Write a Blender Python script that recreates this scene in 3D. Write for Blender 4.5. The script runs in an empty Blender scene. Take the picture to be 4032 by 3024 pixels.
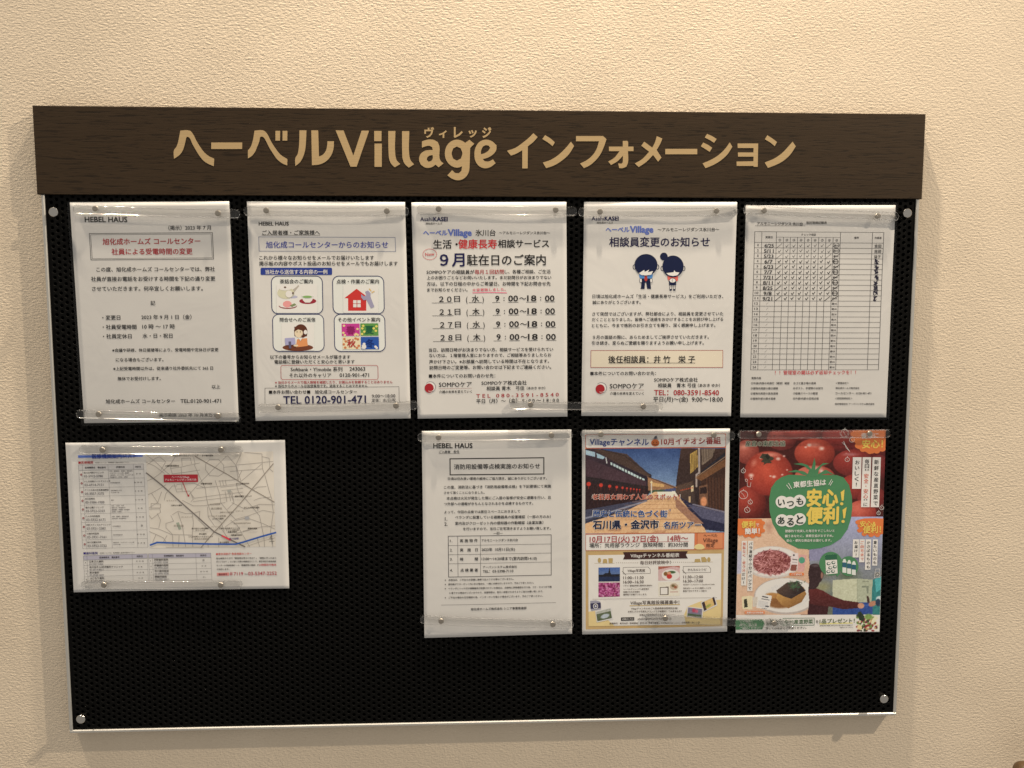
import bpy, bmesh, math, random
import numpy as np
from mathutils import Vector, Matrix
from mathutils.geometry import tessellate_polygon
random.seed(7)
S = bpy.context.scene
COL = S.collection
PI = math.pi

# ---------------------------------------------------------------- camera
# Measures are in millimetres on the notice board: x right, y up, z out of the wall
# (z = 0 is the board's black face, x = 0 its left edge, y = 0 a line 38 mm under the header).
F, PW, PH = 3167.18, 4032.0, 3024.0
RX, RY, RZ = math.radians(5.26), math.radians(2.36), math.radians(0.03)
CAM = np.array([581.56, -115.55, 1115.35])
def _rot():
    a, b, c = RX, RY, RZ
    X = np.array([[1, 0, 0], [0, math.cos(a), -math.sin(a)], [0, math.sin(a), math.cos(a)]])
    Y = np.array([[math.cos(b), 0, math.sin(b)], [0, 1, 0], [-math.sin(b), 0, math.cos(b)]])
    Z = np.array([[math.cos(c), -math.sin(c), 0], [math.sin(c), math.cos(c), 0], [0, 0, 1]])
    return Z @ X @ Y
ROT = _rot()
BASE_H = 1500.0                       # height of y = 0 above the floor
def wv(x, y, z=0.0):                  # board millimetres -> world metres
    return Vector((x / 1000, -z / 1000, (y + BASE_H) / 1000))
def wa(P):
    P = np.asarray(P, float)
    return np.column_stack([P[:, 0], -P[:, 2], P[:, 1] + BASE_H]) / 1000
def px(X, Y, z=0.0):                  # a measured photo point -> millimetres on the plane z
    X = np.asarray(X, float); Y = np.asarray(Y, float)
    d = np.stack([(X - PW / 2) / F, -(Y - PH / 2) / F, -np.ones_like(X)], -1) @ ROT
    t = (z - CAM[2]) / d[..., 2]
    return CAM[0] + t * d[..., 0], CAM[1] + t * d[..., 1]

cd = bpy.data.cameras.new('camera'); cam = bpy.data.objects.new('camera', cd); COL.objects.link(cam)
cd.sensor_fit = 'HORIZONTAL'; cd.sensor_width = 36.0; cd.lens = F / PW * 36.0
cd.clip_start = 0.02; cd.clip_end = 50
A = ROT.T                              # camera axes in board axes (columns)
M = np.array([[1, 0, 0], [0, 0, -1], [0, 1, 0]]) @ A
mw = Matrix.Identity(4)
for i in range(3):
    for j in range(3): mw[i][j] = M[i][j]
mw.translation = wv(*CAM)
cam.matrix_world = mw
S.camera = cam

# ---------------------------------------------------------------- light
W = bpy.data.worlds.new('World'); S.world = W; W.use_nodes = True
nt = W.node_tree; bg = nt.nodes['Background']
tc = nt.nodes.new('ShaderNodeTexCoord'); sp = nt.nodes.new('ShaderNodeSeparateXYZ'); rp = nt.nodes.new('ShaderNodeValToRGB')
mr = nt.nodes.new('ShaderNodeMapRange'); mr.inputs[1].default_value = -1; mr.inputs[2].default_value = 1
nt.links.new(tc.outputs['Generated'], sp.inputs[0]); nt.links.new(sp.outputs['Z'], mr.inputs[0]); nt.links.new(mr.outputs[0], rp.inputs[0])
rp.color_ramp.elements[0].color = (0.44, 0.39, 0.33, 1); rp.color_ramp.elements[1].color = (0.67, 0.635, 0.58, 1)
nt.links.new(rp.outputs[0], bg.inputs[0]); bg.inputs[1].default_value = 0.70
def lamp(name, x, y, z, power, radius, col, size, aim=None):   # ceiling downlights; the far one is turned to the wall
    l = bpy.data.lights.new(name, 'SPOT'); l.energy = power; l.shadow_soft_size = radius; l.color = col
    l.spot_size = math.radians(size); l.spot_blend = 1.0
    o = bpy.data.objects.new(name, l); o.location = wv(x, y, z); COL.objects.link(o)
    if aim: o.rotation_euler = (wv(*aim) - o.location).to_track_quat('-Z', 'Y').to_euler()
    return o
WARM = (1.0, 0.835, 0.63)
lamp('ceiling_lamp_centre', 729, 1500, 215, 152.0, 0.026, WARM, 84)
lamp('ceiling_lamp_left', -760, 2050, 335, 215.0, 0.10, WARM, 122)
lamp('ceiling_lamp_right', 2960, 1930, 1200, 300.0, 0.03, WARM, 66, (800, -700, 0))
S.view_settings.view_transform = 'Standard'; S.view_settings.look = 'None'
S.view_settings.exposure = 0; S.view_settings.gamma = 1
S.cycles.max_bounces = 10; S.cycles.transmission_bounces = 8; S.cycles.transparent_max_bounces = 12
S.cycles.caustics_reflective = False; S.cycles.caustics_refractive = True; S.cycles.sample_clamp_indirect = 2.0; S.cycles.blur_glossy = .5

# ---------------------------------------------------------------- materials
def lin(c):
    c = np.asarray(c, float) / 255.0
    return np.where(c <= 0.04045, c / 12.92, ((c + 0.055) / 1.055) ** 2.4)
PAPER_SEEN = lin((198, 189, 173)); PAPER = 0.73
def ink(c):                            # colour as it reads under this lamp light -> its own colour
    a = lin(c) / PAPER_SEEN * PAPER; g = a @ np.array([.3, .59, .11]); a = a * .90 + (g[..., None] if a.ndim > 1 else g) * .10
    return np.clip(a * (.95 + .05 * (g[..., None] if a.ndim > 1 else g)), 0.004, 0.86)
def mat(name, base=(.8, .8, .8), rough=.6, metal=0, spec=.5, **k):
    m = bpy.data.materials.new(name); m.use_nodes = True
    b = m.node_tree.nodes['Principled BSDF']
    b.inputs['Base Color'].default_value = (*base, 1); b.inputs['Roughness'].default_value = rough
    b.inputs['Metallic'].default_value = metal; b.inputs['Specular IOR Level'].default_value = spec
    return m, m.node_tree, b
def N(t, kind, **k):
    n = t.nodes.new(kind)
    for a, v in k.items():
        if a.startswith('i_'): n.inputs[a[2:].replace('_', ' ')].default_value = v
        else: setattr(n, a, v)
    return n
def noise(t, vec, scale3, detail=2, rough=.5, scale=1.0, dist=0.0):
    mp = N(t, 'ShaderNodeMapping'); mp.inputs['Scale'].default_value = scale3
    t.links.new(vec, mp.inputs[0])
    n = N(t, 'ShaderNodeTexNoise'); n.inputs['Scale'].default_value = scale; n.inputs['Detail'].default_value = detail
    n.inputs['Roughness'].default_value = rough; n.inputs['Distortion'].default_value = dist
    t.links.new(mp.outputs[0], n.inputs['Vector']); return n.outputs['Fac']
def math_(t, op, a, b=None, clamp=False):
    n = N(t, 'ShaderNodeMath', operation=op, use_clamp=clamp)
    for i, v in enumerate((a, b)):
        if v is None: continue
        if isinstance(v, (int, float)): n.inputs[i].default_value = v
        else: t.links.new(v, n.inputs[i])
    return n.outputs[0]

# woven vinyl wallpaper
m_wall, t, b = mat('beige_wallpaper', (.76, .655, .50), .75, spec=.25)
g = N(t, 'ShaderNodeNewGeometry'); P = g.outputs['Position']
hz = noise(t, P, (165, 1, 450), 3, .55, dist=.2)           # weft
vt = noise(t, P, (430, 1, 170), 2, .5, dist=.25)           # warp
bl = noise(t, P, (260, 1, 300), 3, .6)                      # pebbles
lg = noise(t, P, (9, 1, 9), 2, .5)
mixw = math_(t, 'MULTIPLY', math_(t, 'SUBTRACT', noise(t, P, (13, 1, 10), 2, .5), .36), 2.4, True)
h = math_(t, 'ADD', math_(t, 'MULTIPLY', hz, .9), math_(t, 'MULTIPLY', math_(t, 'MULTIPLY', vt, mixw), .75))
h = math_(t, 'ADD', h, math_(t, 'MULTIPLY', bl, .8))
bp = N(t, 'ShaderNodeBump'); bp.inputs['Strength'].default_value = 1.0; bp.inputs['Distance'].default_value = .00115
t.links.new(h, bp.inputs['Height']); t.links.new(bp.outputs[0], b.inputs['Normal'])
cr = N(t, 'ShaderNodeValToRGB'); cr.color_ramp.elements[0].position = .35; cr.color_ramp.elements[1].position = .7
cr.color_ramp.elements[0].color = (.738, .634, .50, 1); cr.color_ramp.elements[1].color = (.782, .674, .535, 1)
t.links.new(lg, cr.inputs[0]); t.links.new(cr.outputs[0], b.inputs['Base Color'])

# dark stained oak veneer
m_wood, t, b = mat('dark_oak_veneer', (.05, .03, .017), .55, spec=.2)
g = N(t, 'ShaderNodeNewGeometry'); P = g.outputs['Position']
n1 = noise(t, P, (30, 30, 480), 3, .55, dist=.8)
n2 = noise(t, P, (4, 4, 60), 2, .5, dist=.6)
n3 = noise(t, P, (60, 60, 700), 2, .6)
pores = N(t, 'ShaderNodeValToRGB'); pores.color_ramp.elements[0].position = .38; pores.color_ramp.elements[1].position = .45
pores.color_ramp.elements[0].color = (.5, .5, .5, 1); pores.color_ramp.elements[1].color = (1, 1, 1, 1)
t.links.new(n1, pores.inputs[0])
cr = N(t, 'ShaderNodeValToRGB'); cr.color_ramp.elements[0].position = .3; cr.color_ramp.elements[1].position = .7
cr.color_ramp.elements[0].color = (.034, .021, .0105, 1); cr.color_ramp.elements[1].color = (.042, .026, .0135, 1)
t.links.new(math_(t, 'ADD', math_(t, 'MULTIPLY', n2, .6), math_(t, 'MULTIPLY', n3, .4)), cr.inputs[0])
mx = N(t, 'ShaderNodeMixRGB', blend_type='MULTIPLY'); mx.inputs[0].default_value = 1
t.links.new(cr.outputs[0], mx.inputs[1]); t.links.new(pores.outputs[0], mx.inputs[2]); t.links.new(mx.outputs[0], b.inputs['Base Color'])
bp = N(t, 'ShaderNodeBump'); bp.inputs['Strength'].default_value = .5; bp.inputs['Distance'].default_value = .0004
t.links.new(n1, bp.inputs['Height']); t.links.new(bp.outputs[0], b.inputs['Normal'])

# gold vinyl letters (the veneer's grain prints through a little)
m_gold, t, b = mat('tan_vinyl_letter', (.48, .35, .185), .38, spec=.4)
g = N(t, 'ShaderNodeNewGeometry')
n1 = noise(t, g.outputs['Position'], (22, 22, 330), 3, .6, dist=1.0)
bp = N(t, 'ShaderNodeBump'); bp.inputs['Strength'].default_value = .35; bp.inputs['Distance'].default_value = .0003
t.links.new(n1, bp.inputs['Height']); t.links.new(bp.outputs[0], b.inputs['Normal'])

m_board, t, b = mat('black_perforated_face', (.0038, .0038, .0038), .55, spec=.06)
g = N(t, 'ShaderNodeNewGeometry')
n1 = noise(t, g.outputs['Position'], (900, 900, 900), 2)
bp = N(t, 'ShaderNodeBump'); bp.inputs['Strength'].default_value = .5; bp.inputs['Distance'].default_value = .0003
t.links.new(n1, bp.inputs['Height']); t.links.new(bp.outputs[0], b.inputs['Normal'])
m_back, t, b = mat('black_backing', (.001, .001, .001), .9, spec=.02)
m_alu, t, b = mat('brushed_aluminium', (.62, .61, .58), .42, metal=.75)
g = N(t, 'ShaderNodeNewGeometry')
n1 = noise(t, g.outputs['Position'], (12, 12, 12), 3)
cr = N(t, 'ShaderNodeMapRange'); cr.inputs[3].default_value = .34; cr.inputs[4].default_value = .52
t.links.new(n1, cr.inputs[0]); t.links.new(cr.outputs[0], b.inputs['Roughness'])
m_steel, t, b = mat('polished_steel', (.55, .54, .52), .22, metal=1)
m_pin, t, b = mat('nickel_pin_head', (.38, .35, .31), .34, metal=.9)
m_rail, t, b = mat('brown_handrail_wood', (.09, .05, .02), .5)
g = N(t, 'ShaderNodeNewGeometry')
n1 = noise(t, g.outputs['Position'], (6, 60, 120), 3, .6)
cr = N(t, 'ShaderNodeValToRGB'); cr.color_ramp.elements[0].color = (.07, .036, .014, 1); cr.color_ramp.elements[1].color = (.12, .07, .028, 1)
t.links.new(n1, cr.inputs[0]); t.links.new(cr.outputs[0], b.inputs['Base Color'])

m_paper, t, b = mat('copier_paper', (PAPER,) * 3, .62, spec=.3)
g = N(t, 'ShaderNodeNewGeometry')
n1 = noise(t, g.outputs['Position'], (14, 14, 9), 3, .6, dist=.8)
n2 = noise(t, g.outputs['Position'], (55, 55, 40), 2, .5)
bp = N(t, 'ShaderNodeBump'); bp.inputs['Strength'].default_value = .35; bp.inputs['Distance'].default_value = .0022
t.links.new(math_(t, 'ADD', n1, math_(t, 'MULTIPLY', n2, .08)), bp.inputs['Height']); t.links.new(bp.outputs[0], b.inputs['Normal'])
m_ink, t, b = mat('printed_ink', (.1, .1, .1), .6, spec=.15)
ca = N(t, 'ShaderNodeVertexColor', layer_name='Col'); t.links.new(ca.outputs[0], b.inputs['Base Color'])
m_gloss, t, b = mat('glossy_poster_print', (.1, .1, .1), .38, spec=.4)
ca = N(t, 'ShaderNodeVertexColor', layer_name='Col'); t.links.new(ca.outputs[0], b.inputs['Base Color'])
g = N(t, 'ShaderNodeNewGeometry'); n1 = noise(t, g.outputs['Position'], (14, 14, 9), 3, .6, dist=.8)
bp = N(t, 'ShaderNodeBump'); bp.inputs['Strength'].default_value = .35; bp.inputs['Distance'].default_value = .0022
t.links.new(n1, bp.inputs['Height']); t.links.new(bp.outputs[0], b.inputs['Normal'])

# clear laminate: see-through with a sheen
m_lam = bpy.data.materials.new('clear_laminate'); m_lam.use_nodes = True; t = m_lam.node_tree; t.nodes.clear()
o_ = N(t, 'ShaderNodeOutputMaterial'); ms = N(t, 'ShaderNodeMixShader'); tr = N(t, 'ShaderNodeBsdfTransparent'); gl = N(t, 'ShaderNodeBsdfGlossy')
tr.inputs[0].default_value = (.985, .985, .985, 1); gl.inputs['Roughness'].default_value = .16
lw = N(t, 'ShaderNodeLayerWeight'); lw.inputs[0].default_value = .5
class _o: pass
fr = _o(); fr.outputs = [math_(t, 'ADD', math_(t, 'MULTIPLY', math_(t, 'POWER', lw.outputs['Facing'], 5.0), .25), .03)]
g = N(t, 'ShaderNodeNewGeometry'); n1 = noise(t, g.outputs['Position'], (9, 9, 6), 3, .5, dist=.5)
bp = N(t, 'ShaderNodeBump'); bp.inputs['Strength'].default_value = .5; bp.inputs['Distance'].default_value = .003
t.links.new(n1, bp.inputs['Height']); t.links.new(bp.outputs[0], gl.inputs['Normal']); t.links.new(bp.outputs[0], lw.inputs['Normal'])
t.links.new(fr.outputs[0], ms.inputs[0]); t.links.new(tr.outputs[0], ms.inputs[1]); t.links.new(gl.outputs[0], ms.inputs[2]); t.links.new(ms.outputs[0], o_.inputs[0])
# clear acrylic of the holding strips
m_acr = bpy.data.materials.new('clear_acrylic'); m_acr.use_nodes = True; t = m_acr.node_tree; t.nodes.clear()
o_ = N(t, 'ShaderNodeOutputMaterial'); ms = N(t, 'ShaderNodeMixShader'); tr = N(t, 'ShaderNodeBsdfTransparent'); gs = N(t, 'ShaderNodeBsdfGlass')
gs.inputs['IOR'].default_value = 1.47; gs.inputs['Roughness'].default_value = .02; gs.inputs['Color'].default_value = (.985, .985, .985, 1)
tr.inputs[0].default_value = (.97, .97, .97, 1); ms.inputs[0].default_value = .48
t.links.new(tr.outputs[0], ms.inputs[1]); t.links.new(gs.outputs[0], ms.inputs[2])
ct = N(t, 'ShaderNodeBsdfGlossy'); ct.inputs['Roughness'].default_value = .22; m2 = N(t, 'ShaderNodeMixShader'); lw = N(t, 'ShaderNodeLayerWeight'); lw.inputs[0].default_value = .5
t.links.new(math_(t, 'ADD', math_(t, 'MULTIPLY', math_(t, 'POWER', lw.outputs['Facing'], 3.5), .6), .02), m2.inputs[0])
t.links.new(ms.outputs[0], m2.inputs[1]); t.links.new(ct.outputs[0], m2.inputs[2]); t.links.new(m2.outputs[0], o_.inputs[0])

# ---------------------------------------------------------------- mesh helpers
def link(name, me, mats, parent=None, smooth=False):
    o = bpy.data.objects.new(name, me); COL.objects.link(o)
    if mats is not None: me.materials.append(mats)
    if smooth: me.polygons.foreach_set('use_smooth', [True] * len(me.polygons))
    if parent is not None: o.parent = parent
    return o
def root_loc(o):
    while o.parent is not None: o = o.parent
    return o.location
def build(name, V, Fc, m, parent=None, colors=None, smooth=False, at=None):
    """V in board mm; linked relative to its thing's base"""
    w = wa(V)
    me = bpy.data.meshes.new(name)
    loc = np.array(root_loc(parent)) if parent is not None else (np.array(at) if at is not None else w.mean(0))
    me.from_pydata((w - loc).tolist(), [], Fc if isinstance(Fc, list) else Fc.tolist())
    if colors is not None:
        ca = me.color_attributes.new('Col', 'FLOAT_COLOR', 'POINT')
        ca.data.foreach_set('color', np.column_stack([colors, np.ones(len(colors))]).astype(np.float32).ravel())
    me.update()
    o = link(name, me, m, parent, smooth)
    if parent is None: o.location = loc
    return o
def tag(o, label, cat, group=None):
    o['label'] = label; o['category'] = cat
    if group: o['group'] = group
    return o
def empty(name, x, y, z, label, cat, group=None):
    o = bpy.data.objects.new(name, None); COL.objects.link(o); o.empty_display_size = .05
    o.location = wv(x, y, z); return tag(o, label, cat, group)
def boxg(x0, x1, y0, y1, z0, z1, c=0.0):
    """box with its four front edges chamfered by c"""
    V = [(x0, y0, z0), (x1, y0, z0), (x1, y1, z0), (x0, y1, z0)]
    Fc = [(3, 2, 1, 0)]
    rings = [(0, z1 - c), (c, z1)] if c > 0 else [(0, z1)]
    prev = 0
    for ins, z in rings:
        k = len(V)
        V += [(x0 + ins, y0 + ins, z), (x1 - ins, y0 + ins, z), (x1 - ins, y1 - ins, z), (x0 + ins, y1 - ins, z)]
        for i in range(4): Fc.append((prev + i, prev + (i + 1) % 4, k + (i + 1) % 4, k + i))
        prev = k
    Fc.append((prev, prev + 1, prev + 2, prev + 3))
    return V, Fc
def lathe(cx, cy, prof, n=24, tilt=(0, 0)):
    """prof: list of (radius, z); turned about the axis through cx, cy that leaves the board"""
    V, Fc = [], []
    for r, z in prof:
        for i in range(n):
            a = 2 * PI * i / n
            V.append((cx + tilt[0] * z + r * math.cos(a), cy + tilt[1] * z + r * math.sin(a), z))
    for k in range(len(prof) - 1):
        for i in range(n):
            j = (i + 1) % n
            Fc.append((k * n + i, k * n + j, (k + 1) * n + j, (k + 1) * n + i))
    Fc.append(tuple(range(n))[::-1]); Fc.append(tuple((len(prof) - 1) * n + i for i in range(n)))
    return V, Fc

# ---------------------------------------------------------------- wall
WZ = -15.0                              # the wall is 15 mm behind the board's face
V, Fc = boxg(-3200, 4400, -1500, 1350, WZ - 120, WZ)
o = build('wall', V, Fc, m_wall); o['kind'] = 'structure'

# ---------------------------------------------------------------- notice board
XL, XR, YB, YH = 0.0, 1195.4, -712.3, 37.8
board = empty('notice_board', (XL + XR) / 2, YB, WZ, 'wide black perforated notice board with dark wooden lettered header, hung on the beige wall', 'notice board')
V, Fc = boxg(XL + 4, XR - 4, YB + 4, YH + 60, WZ, -4); build('backing_board', V, Fc, m_back, board)
def perforated(x0, x1, y0, y1):
    pitch = 8.3; dx = pitch * math.sqrt(3) / 2; dy = pitch; r = 2.35
    nx = int((x1 - x0 - 2) / dx); ny = int((y1 - y0 - 2) / dy)
    ox = (x1 - x0 - nx * dx) / 2
    V, Fc = [], []
    ang = [PI / 8 + i * PI / 4 for i in range(8)]
    circ = np.array([(math.cos(a), math.sin(a)) for a in ang])
    sq = np.array([(dx / 2, dy * .21), (dx * .21, dy / 2), (-dx * .21, dy / 2), (-dx / 2, dy * .21), (-dx / 2, -dy * .21), (-dx * .21, -dy / 2), (dx * .21, -dy / 2), (dx / 2, -dy * .21)])
    corner = np.array([(dx / 2, dy / 2), (-dx / 2, dy / 2), (-dx / 2, -dy / 2), (dx / 2, -dy / 2)])
    cell = np.vstack([np.column_stack([sq, np.zeros(8)]), np.column_stack([circ * (r + .45), np.zeros(8)]),
                      np.column_stack([circ * r, np.full(8, -.5)]), np.column_stack([circ * r, np.full(8, -2.6)]), np.column_stack([corner, np.zeros(4)])])
    cf = []
    for i in range(8):
        j = (i + 1) % 8
        for a in (0, 8, 16): cf.append((a + i, a + j, a + 8 + j, a + 8 + i))
    cf = [f[::1] for f in cf]
    tri = [(0, 24 + 8, 1), (2, 25 + 8, 3), (4, 26 + 8, 5), (6, 27 + 8, 7)]
    allV, allF = [], []
    k = 0
    for i in range(nx):
        off = dy / 2 if i % 2 else 0
        for j in range(ny - (i % 2)):
            c = cell.copy(); c[:, 0] += x0 + ox + (i + .5) * dx; c[:, 1] += y0 + (y1 - y0 - ny * dy) / 2 + (j + .5) * dy + off
            allV.append(c); allF += [tuple(v + k for v in f) for f in cf] + [tuple(v + k for v in f) for f in tri]; k += len(cell)
        # fill the half cells at the ends of the shifted columns
        if i % 2:
            xa = x0 + ox + i * dx; yy = y0 + (y1 - y0 - ny * dy) / 2
            for (ya, yb) in ((yy, yy + dy / 2), (yy + (ny - .5) * dy, yy + ny * dy)):
                allV.append(np.array([(xa, ya, 0), (xa + dx, ya, 0), (xa + dx, yb, 0), (xa, yb, 0)])); allF.append((k, k + 1, k + 2, k + 3)); k += 4
    ix0, ix1 = x0 + ox, x0 + ox + nx * dx; iy0 = y0 + (y1 - y0 - ny * dy) / 2; iy1 = iy0 + ny * dy
    for q in ([(x0, y0), (x1, y0), (x1, iy0), (x0, iy0)], [(x0, iy1), (x1, iy1), (x1, y1), (x0, y1)], [(x0, iy0), (ix0, iy0), (ix0, iy1), (x0, iy1)], [(ix1, iy0), (x1, iy0), (x1, iy1), (ix1, iy1)]):
        allV.append(np.array([(a, b_, 0) for a, b_ in q])); allF.append((k, k + 1, k + 2, k + 3)); k += 4
    return np.vstack(allV), allF
V, Fc = perforated(XL + 4.2, XR - 4.2, YB + 4.2, YH + 20); build('perforated_panel', V, Fc, m_board, board)
for nm, (a, b_, c, d) in (('frame_side', (XL, XL + 4.6, YB + 4.6, YH)), ('frame_side', (XR - 4.6, XR, YB + 4.6, YH)), ('frame_bottom', (XL, XR, YB, YB + 4.6))):
    V, Fc = boxg(a, b_, c, d, WZ + .05, 2.2, 1.1); build(nm, V, Fc, m_alu, board)
HX0, HX1, HY0, HY1, HZ = -4.2, 1197.9, YH, 152.8, 3.0
V, Fc = boxg(HX0, HX1, HY0, HY1, WZ + .02, HZ, .7); header = build('header_panel', V, Fc, m_wood, board)

# lettering: every letter traced as its own cut piece
def bez_letter(name, loops, origin, parent):
    """loops in detail-photo pixels; shallow turns become smooth curve points, sharp turns stay corners"""
    ox, oy, s = origin
    cu = bpy.data.curves.new(name, 'CURVE'); cu.dimensions = '2D'; cu.fill_mode = 'BOTH'; cu.resolution_u = 4
    cu.extrude = .00018
    base = wv(*px(ox + loops[0][0][0] / s, oy + loops[0][0][1] / s, HZ), HZ + .2)
    for lp in loops:
        q = [px(ox + x / s, oy + y / s, HZ) for x, y in lp]
        q = [(x / 1000 - base.x, (y + BASE_H) / 1000 - base.z) for x, y in q]
        spn = cu.splines.new('BEZIER'); spn.bezier_points.add(len(q) - 1); spn.use_cyclic_u = True
        n = len(q)
        for i in range(n):
            a, b0, c = Vector(q[i - 1]), Vector(q[i]), Vector(q[(i + 1) % n])
            d1, d2 = b0 - a, c - b0
            ang = abs(d1.angle_signed(d2)) if d1.length > 1e-9 and d2.length > 1e-9 else 0
            bp_ = spn.bezier_points[i]; bp_.co = (q[i][0], q[i][1], 0)
            if ang < math.radians(38):
                tdir = (d1.normalized() + d2.normalized()).normalized()
                bp_.handle_left_type = bp_.handle_right_type = 'FREE'
                l = b0 - tdir * d1.length / 3; r_ = b0 + tdir * d2.length / 3
                bp_.handle_left = (l.x, l.y, 0); bp_.handle_right = (r_.x, r_.y, 0)
            else: bp_.handle_left_type = bp_.handle_right_type = 'VECTOR'
        # straight neighbours: keep corner handles on the chord
    tmp = bpy.data.objects.new('t', cu); COL.objects.link(tmp)
    dg = bpy.context.evaluated_depsgraph_get(); me = bpy.data.meshes.new_from_object(tmp.evaluated_get(dg)); bpy.data.objects.remove(tmp)
    n = len(me.vertices); co = np.empty(n * 3); me.vertices.foreach_get('co', co); co = co.reshape(-1, 3)
    me.name = name
    rl = root_loc(parent)
    out = np.column_stack([co[:, 0] + base.x - rl.x, np.full(n, base.y - rl.y) - co[:, 2], co[:, 1] + base.z - rl.z])
    me.vertices.foreach_set('co', out.ravel()); me.materials.clear(); me.update()
    return link(name, me, m_gold, parent)
OA = (640, 440, 1.6076); OB = (1940, 440, 1.7015)
R4 = lambda a, b_, c, d: [(a, b_), (c, b_), (c, d), (a, d)]
LET = [
 (OA, [[(113,120),(158,117),(178,122),(192,140),(215,185),(235,218),(265,258),(295,282),(327,297),(325,345),(290,330),(262,312),(235,280),(210,240),(190,205),(176,172),(165,160),(153,159),(148,175),(140,210),(128,245),(110,272),(73,298),(73,243),(87,225),(97,200),(105,165)]]),
 (OA, [R4(309,195,504,236)]),
 (OA, [[(583,120),(630,117),(648,124),(662,140),(688,190),(712,228),(745,270),(790,300),(790,340),(760,328),(725,300),(700,265),(675,225),(655,185),(640,162),(628,157),(618,160),(612,190),(600,220),(585,255),(565,280),(541,296),(541,245),(557,225),(570,190)], R4(715,121,744,183), R4(760,121,790,183)]),
 (OA, [[(867,118),(911,118),(908,190),(903,240),(890,285),(870,320),(841,344),(841,293),(855,270),(862,235),(866,180)], [(942,118),(985,118),(988,200),(990,284),(1015,272),(1035,245),(1042,215),(1044,187),(1085,187),(1083,230),(1068,275),(1040,310),(1000,332),(946,339)]]),
 (OA, [[(1096,118),(1146,119),(1208,279),(1260,120),(1307,120),(1229,348),(1190,348)]]),
 (OA, [R4(1340,122,1386,186), R4(1342,202,1388,349)]),
 (OA, [[(1429,122),(1474,122),(1474,275),(1483,308),(1505,331),(1470,352),(1448,330),(1435,300),(1431,260)]]),
 (OA, [[(1516,123),(1562,123),(1562,275),(1571,308),(1592,333),(1559,354),(1533,330),(1520,298),(1517,260)]]),
 (OA, [[(1642,188),(1678,177),(1715,178),(1742,192),(1753,220),(1753,290),(1762,313),(1779,327),(1748,352),(1728,335),(1702,352),(1665,354),(1635,335),(1624,305),(1632,270),(1658,249),(1690,243),(1710,243),(1707,225),(1690,216),(1668,218),(1642,228)], [(1710,275),(1690,278),(1675,290),(1672,305),(1685,317),(1702,311),(1710,298)]]),
 (OA, [[(1863,177),(1895,184),(1916,197),(1943,178),(1973,203),(1948,228),(1946,262),(1944,330),(1940,375),(1926,405),(1900,427),(1868,434),(1835,425),(1803,403),(1833,370),(1852,388),(1875,390),(1892,374),(1896,345),(1870,354),(1838,348),(1808,325),(1790,290),(1788,252),(1800,215),(1828,187)], [(1863,220),(1840,232),(1830,265),(1840,298),(1863,310),(1888,297),(1898,265),(1888,232)]]),
 (OA, [[(2045,177),(2085,187),(2114,213),(2112,243),(2092,270),(2060,290),(2026,300),(2040,314),(2064,315),(2092,302),(2108,326),(2076,350),(2040,358),(2005,345),(1982,315),(1974,270),(1982,225),(2008,190)], [(2047,212),(2028,220),(2017,244),(2015,270),(2040,262),(2063,246),(2074,228),(2065,215)]]),
 (OB, [[(272,144),(301,170),(275,200),(235,232),(234,380),(198,380),(198,258),(160,280),(122,294),(96,262),(150,243),(205,205),(245,172)]]),
 (OB, [[(351,157),(385,178),(416,205),(401,231),(370,206),(332,183)], [(524,201),(545,230),(510,285),(460,330),(410,360),(358,378),(336,341),(390,322),(440,290),(487,245)]]),
 (OB, [[(558,163),(739,163),(762,184),(745,235),(718,290),(680,335),(645,362),(611,378),(585,347),(625,328),(665,296),(695,252),(712,198),(558,198)]]),
 (OB, [[(779,234),(872,234),(871,196),(900,195),(907,201),(907,234),(943,234),(943,264),(906,264),(906,340),(895,368),(870,378),(847,378),(841,346),(862,349),(872,338),(872,295),(838,330),(793,357),(774,334),(815,308),(850,264),(779,264)]]),
 (OB, [[(1099,164),(1136,180),(1121,217),(1098,256),(1130,307),(1108,335),(1074,290),(1030,335),(978,371),(952,347),(1003,316),(1048,268),(995,228),(1015,201),(1069,241),(1087,205)]]),
 (OB, [R4(1156,249,1370,285)]),
 (OB, [[(1436,149),(1470,164),(1500,183),(1482,208),(1452,189),(1420,173)], [(1410,207),(1442,222),(1470,242),(1453,269),(1424,250),(1394,232)], [(1588,206),(1605,235),(1570,288),(1518,333),(1470,360),(1425,378),(1406,346),(1462,322),(1512,291),(1556,250)]]),
 (OB, [[(1641,213),(1778,213),(1775,369),(1747,369),(1747,363),(1634,363),(1634,334),(1747,332),(1747,301),(1643,301),(1643,273),(1747,273),(1747,243),(1641,243)]]),
 (OB, [[(1840,158),(1872,179),(1904,203),(1889,231),(1860,207),(1823,185)], [(2009,201),(2030,232),(1992,288),(1945,330),(1895,357),(1843,376),(1822,340),(1885,314),(1940,276),(1978,236)]]),
]
for org, loops in LET: bez_letter('letter', loops, org, header)

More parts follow.
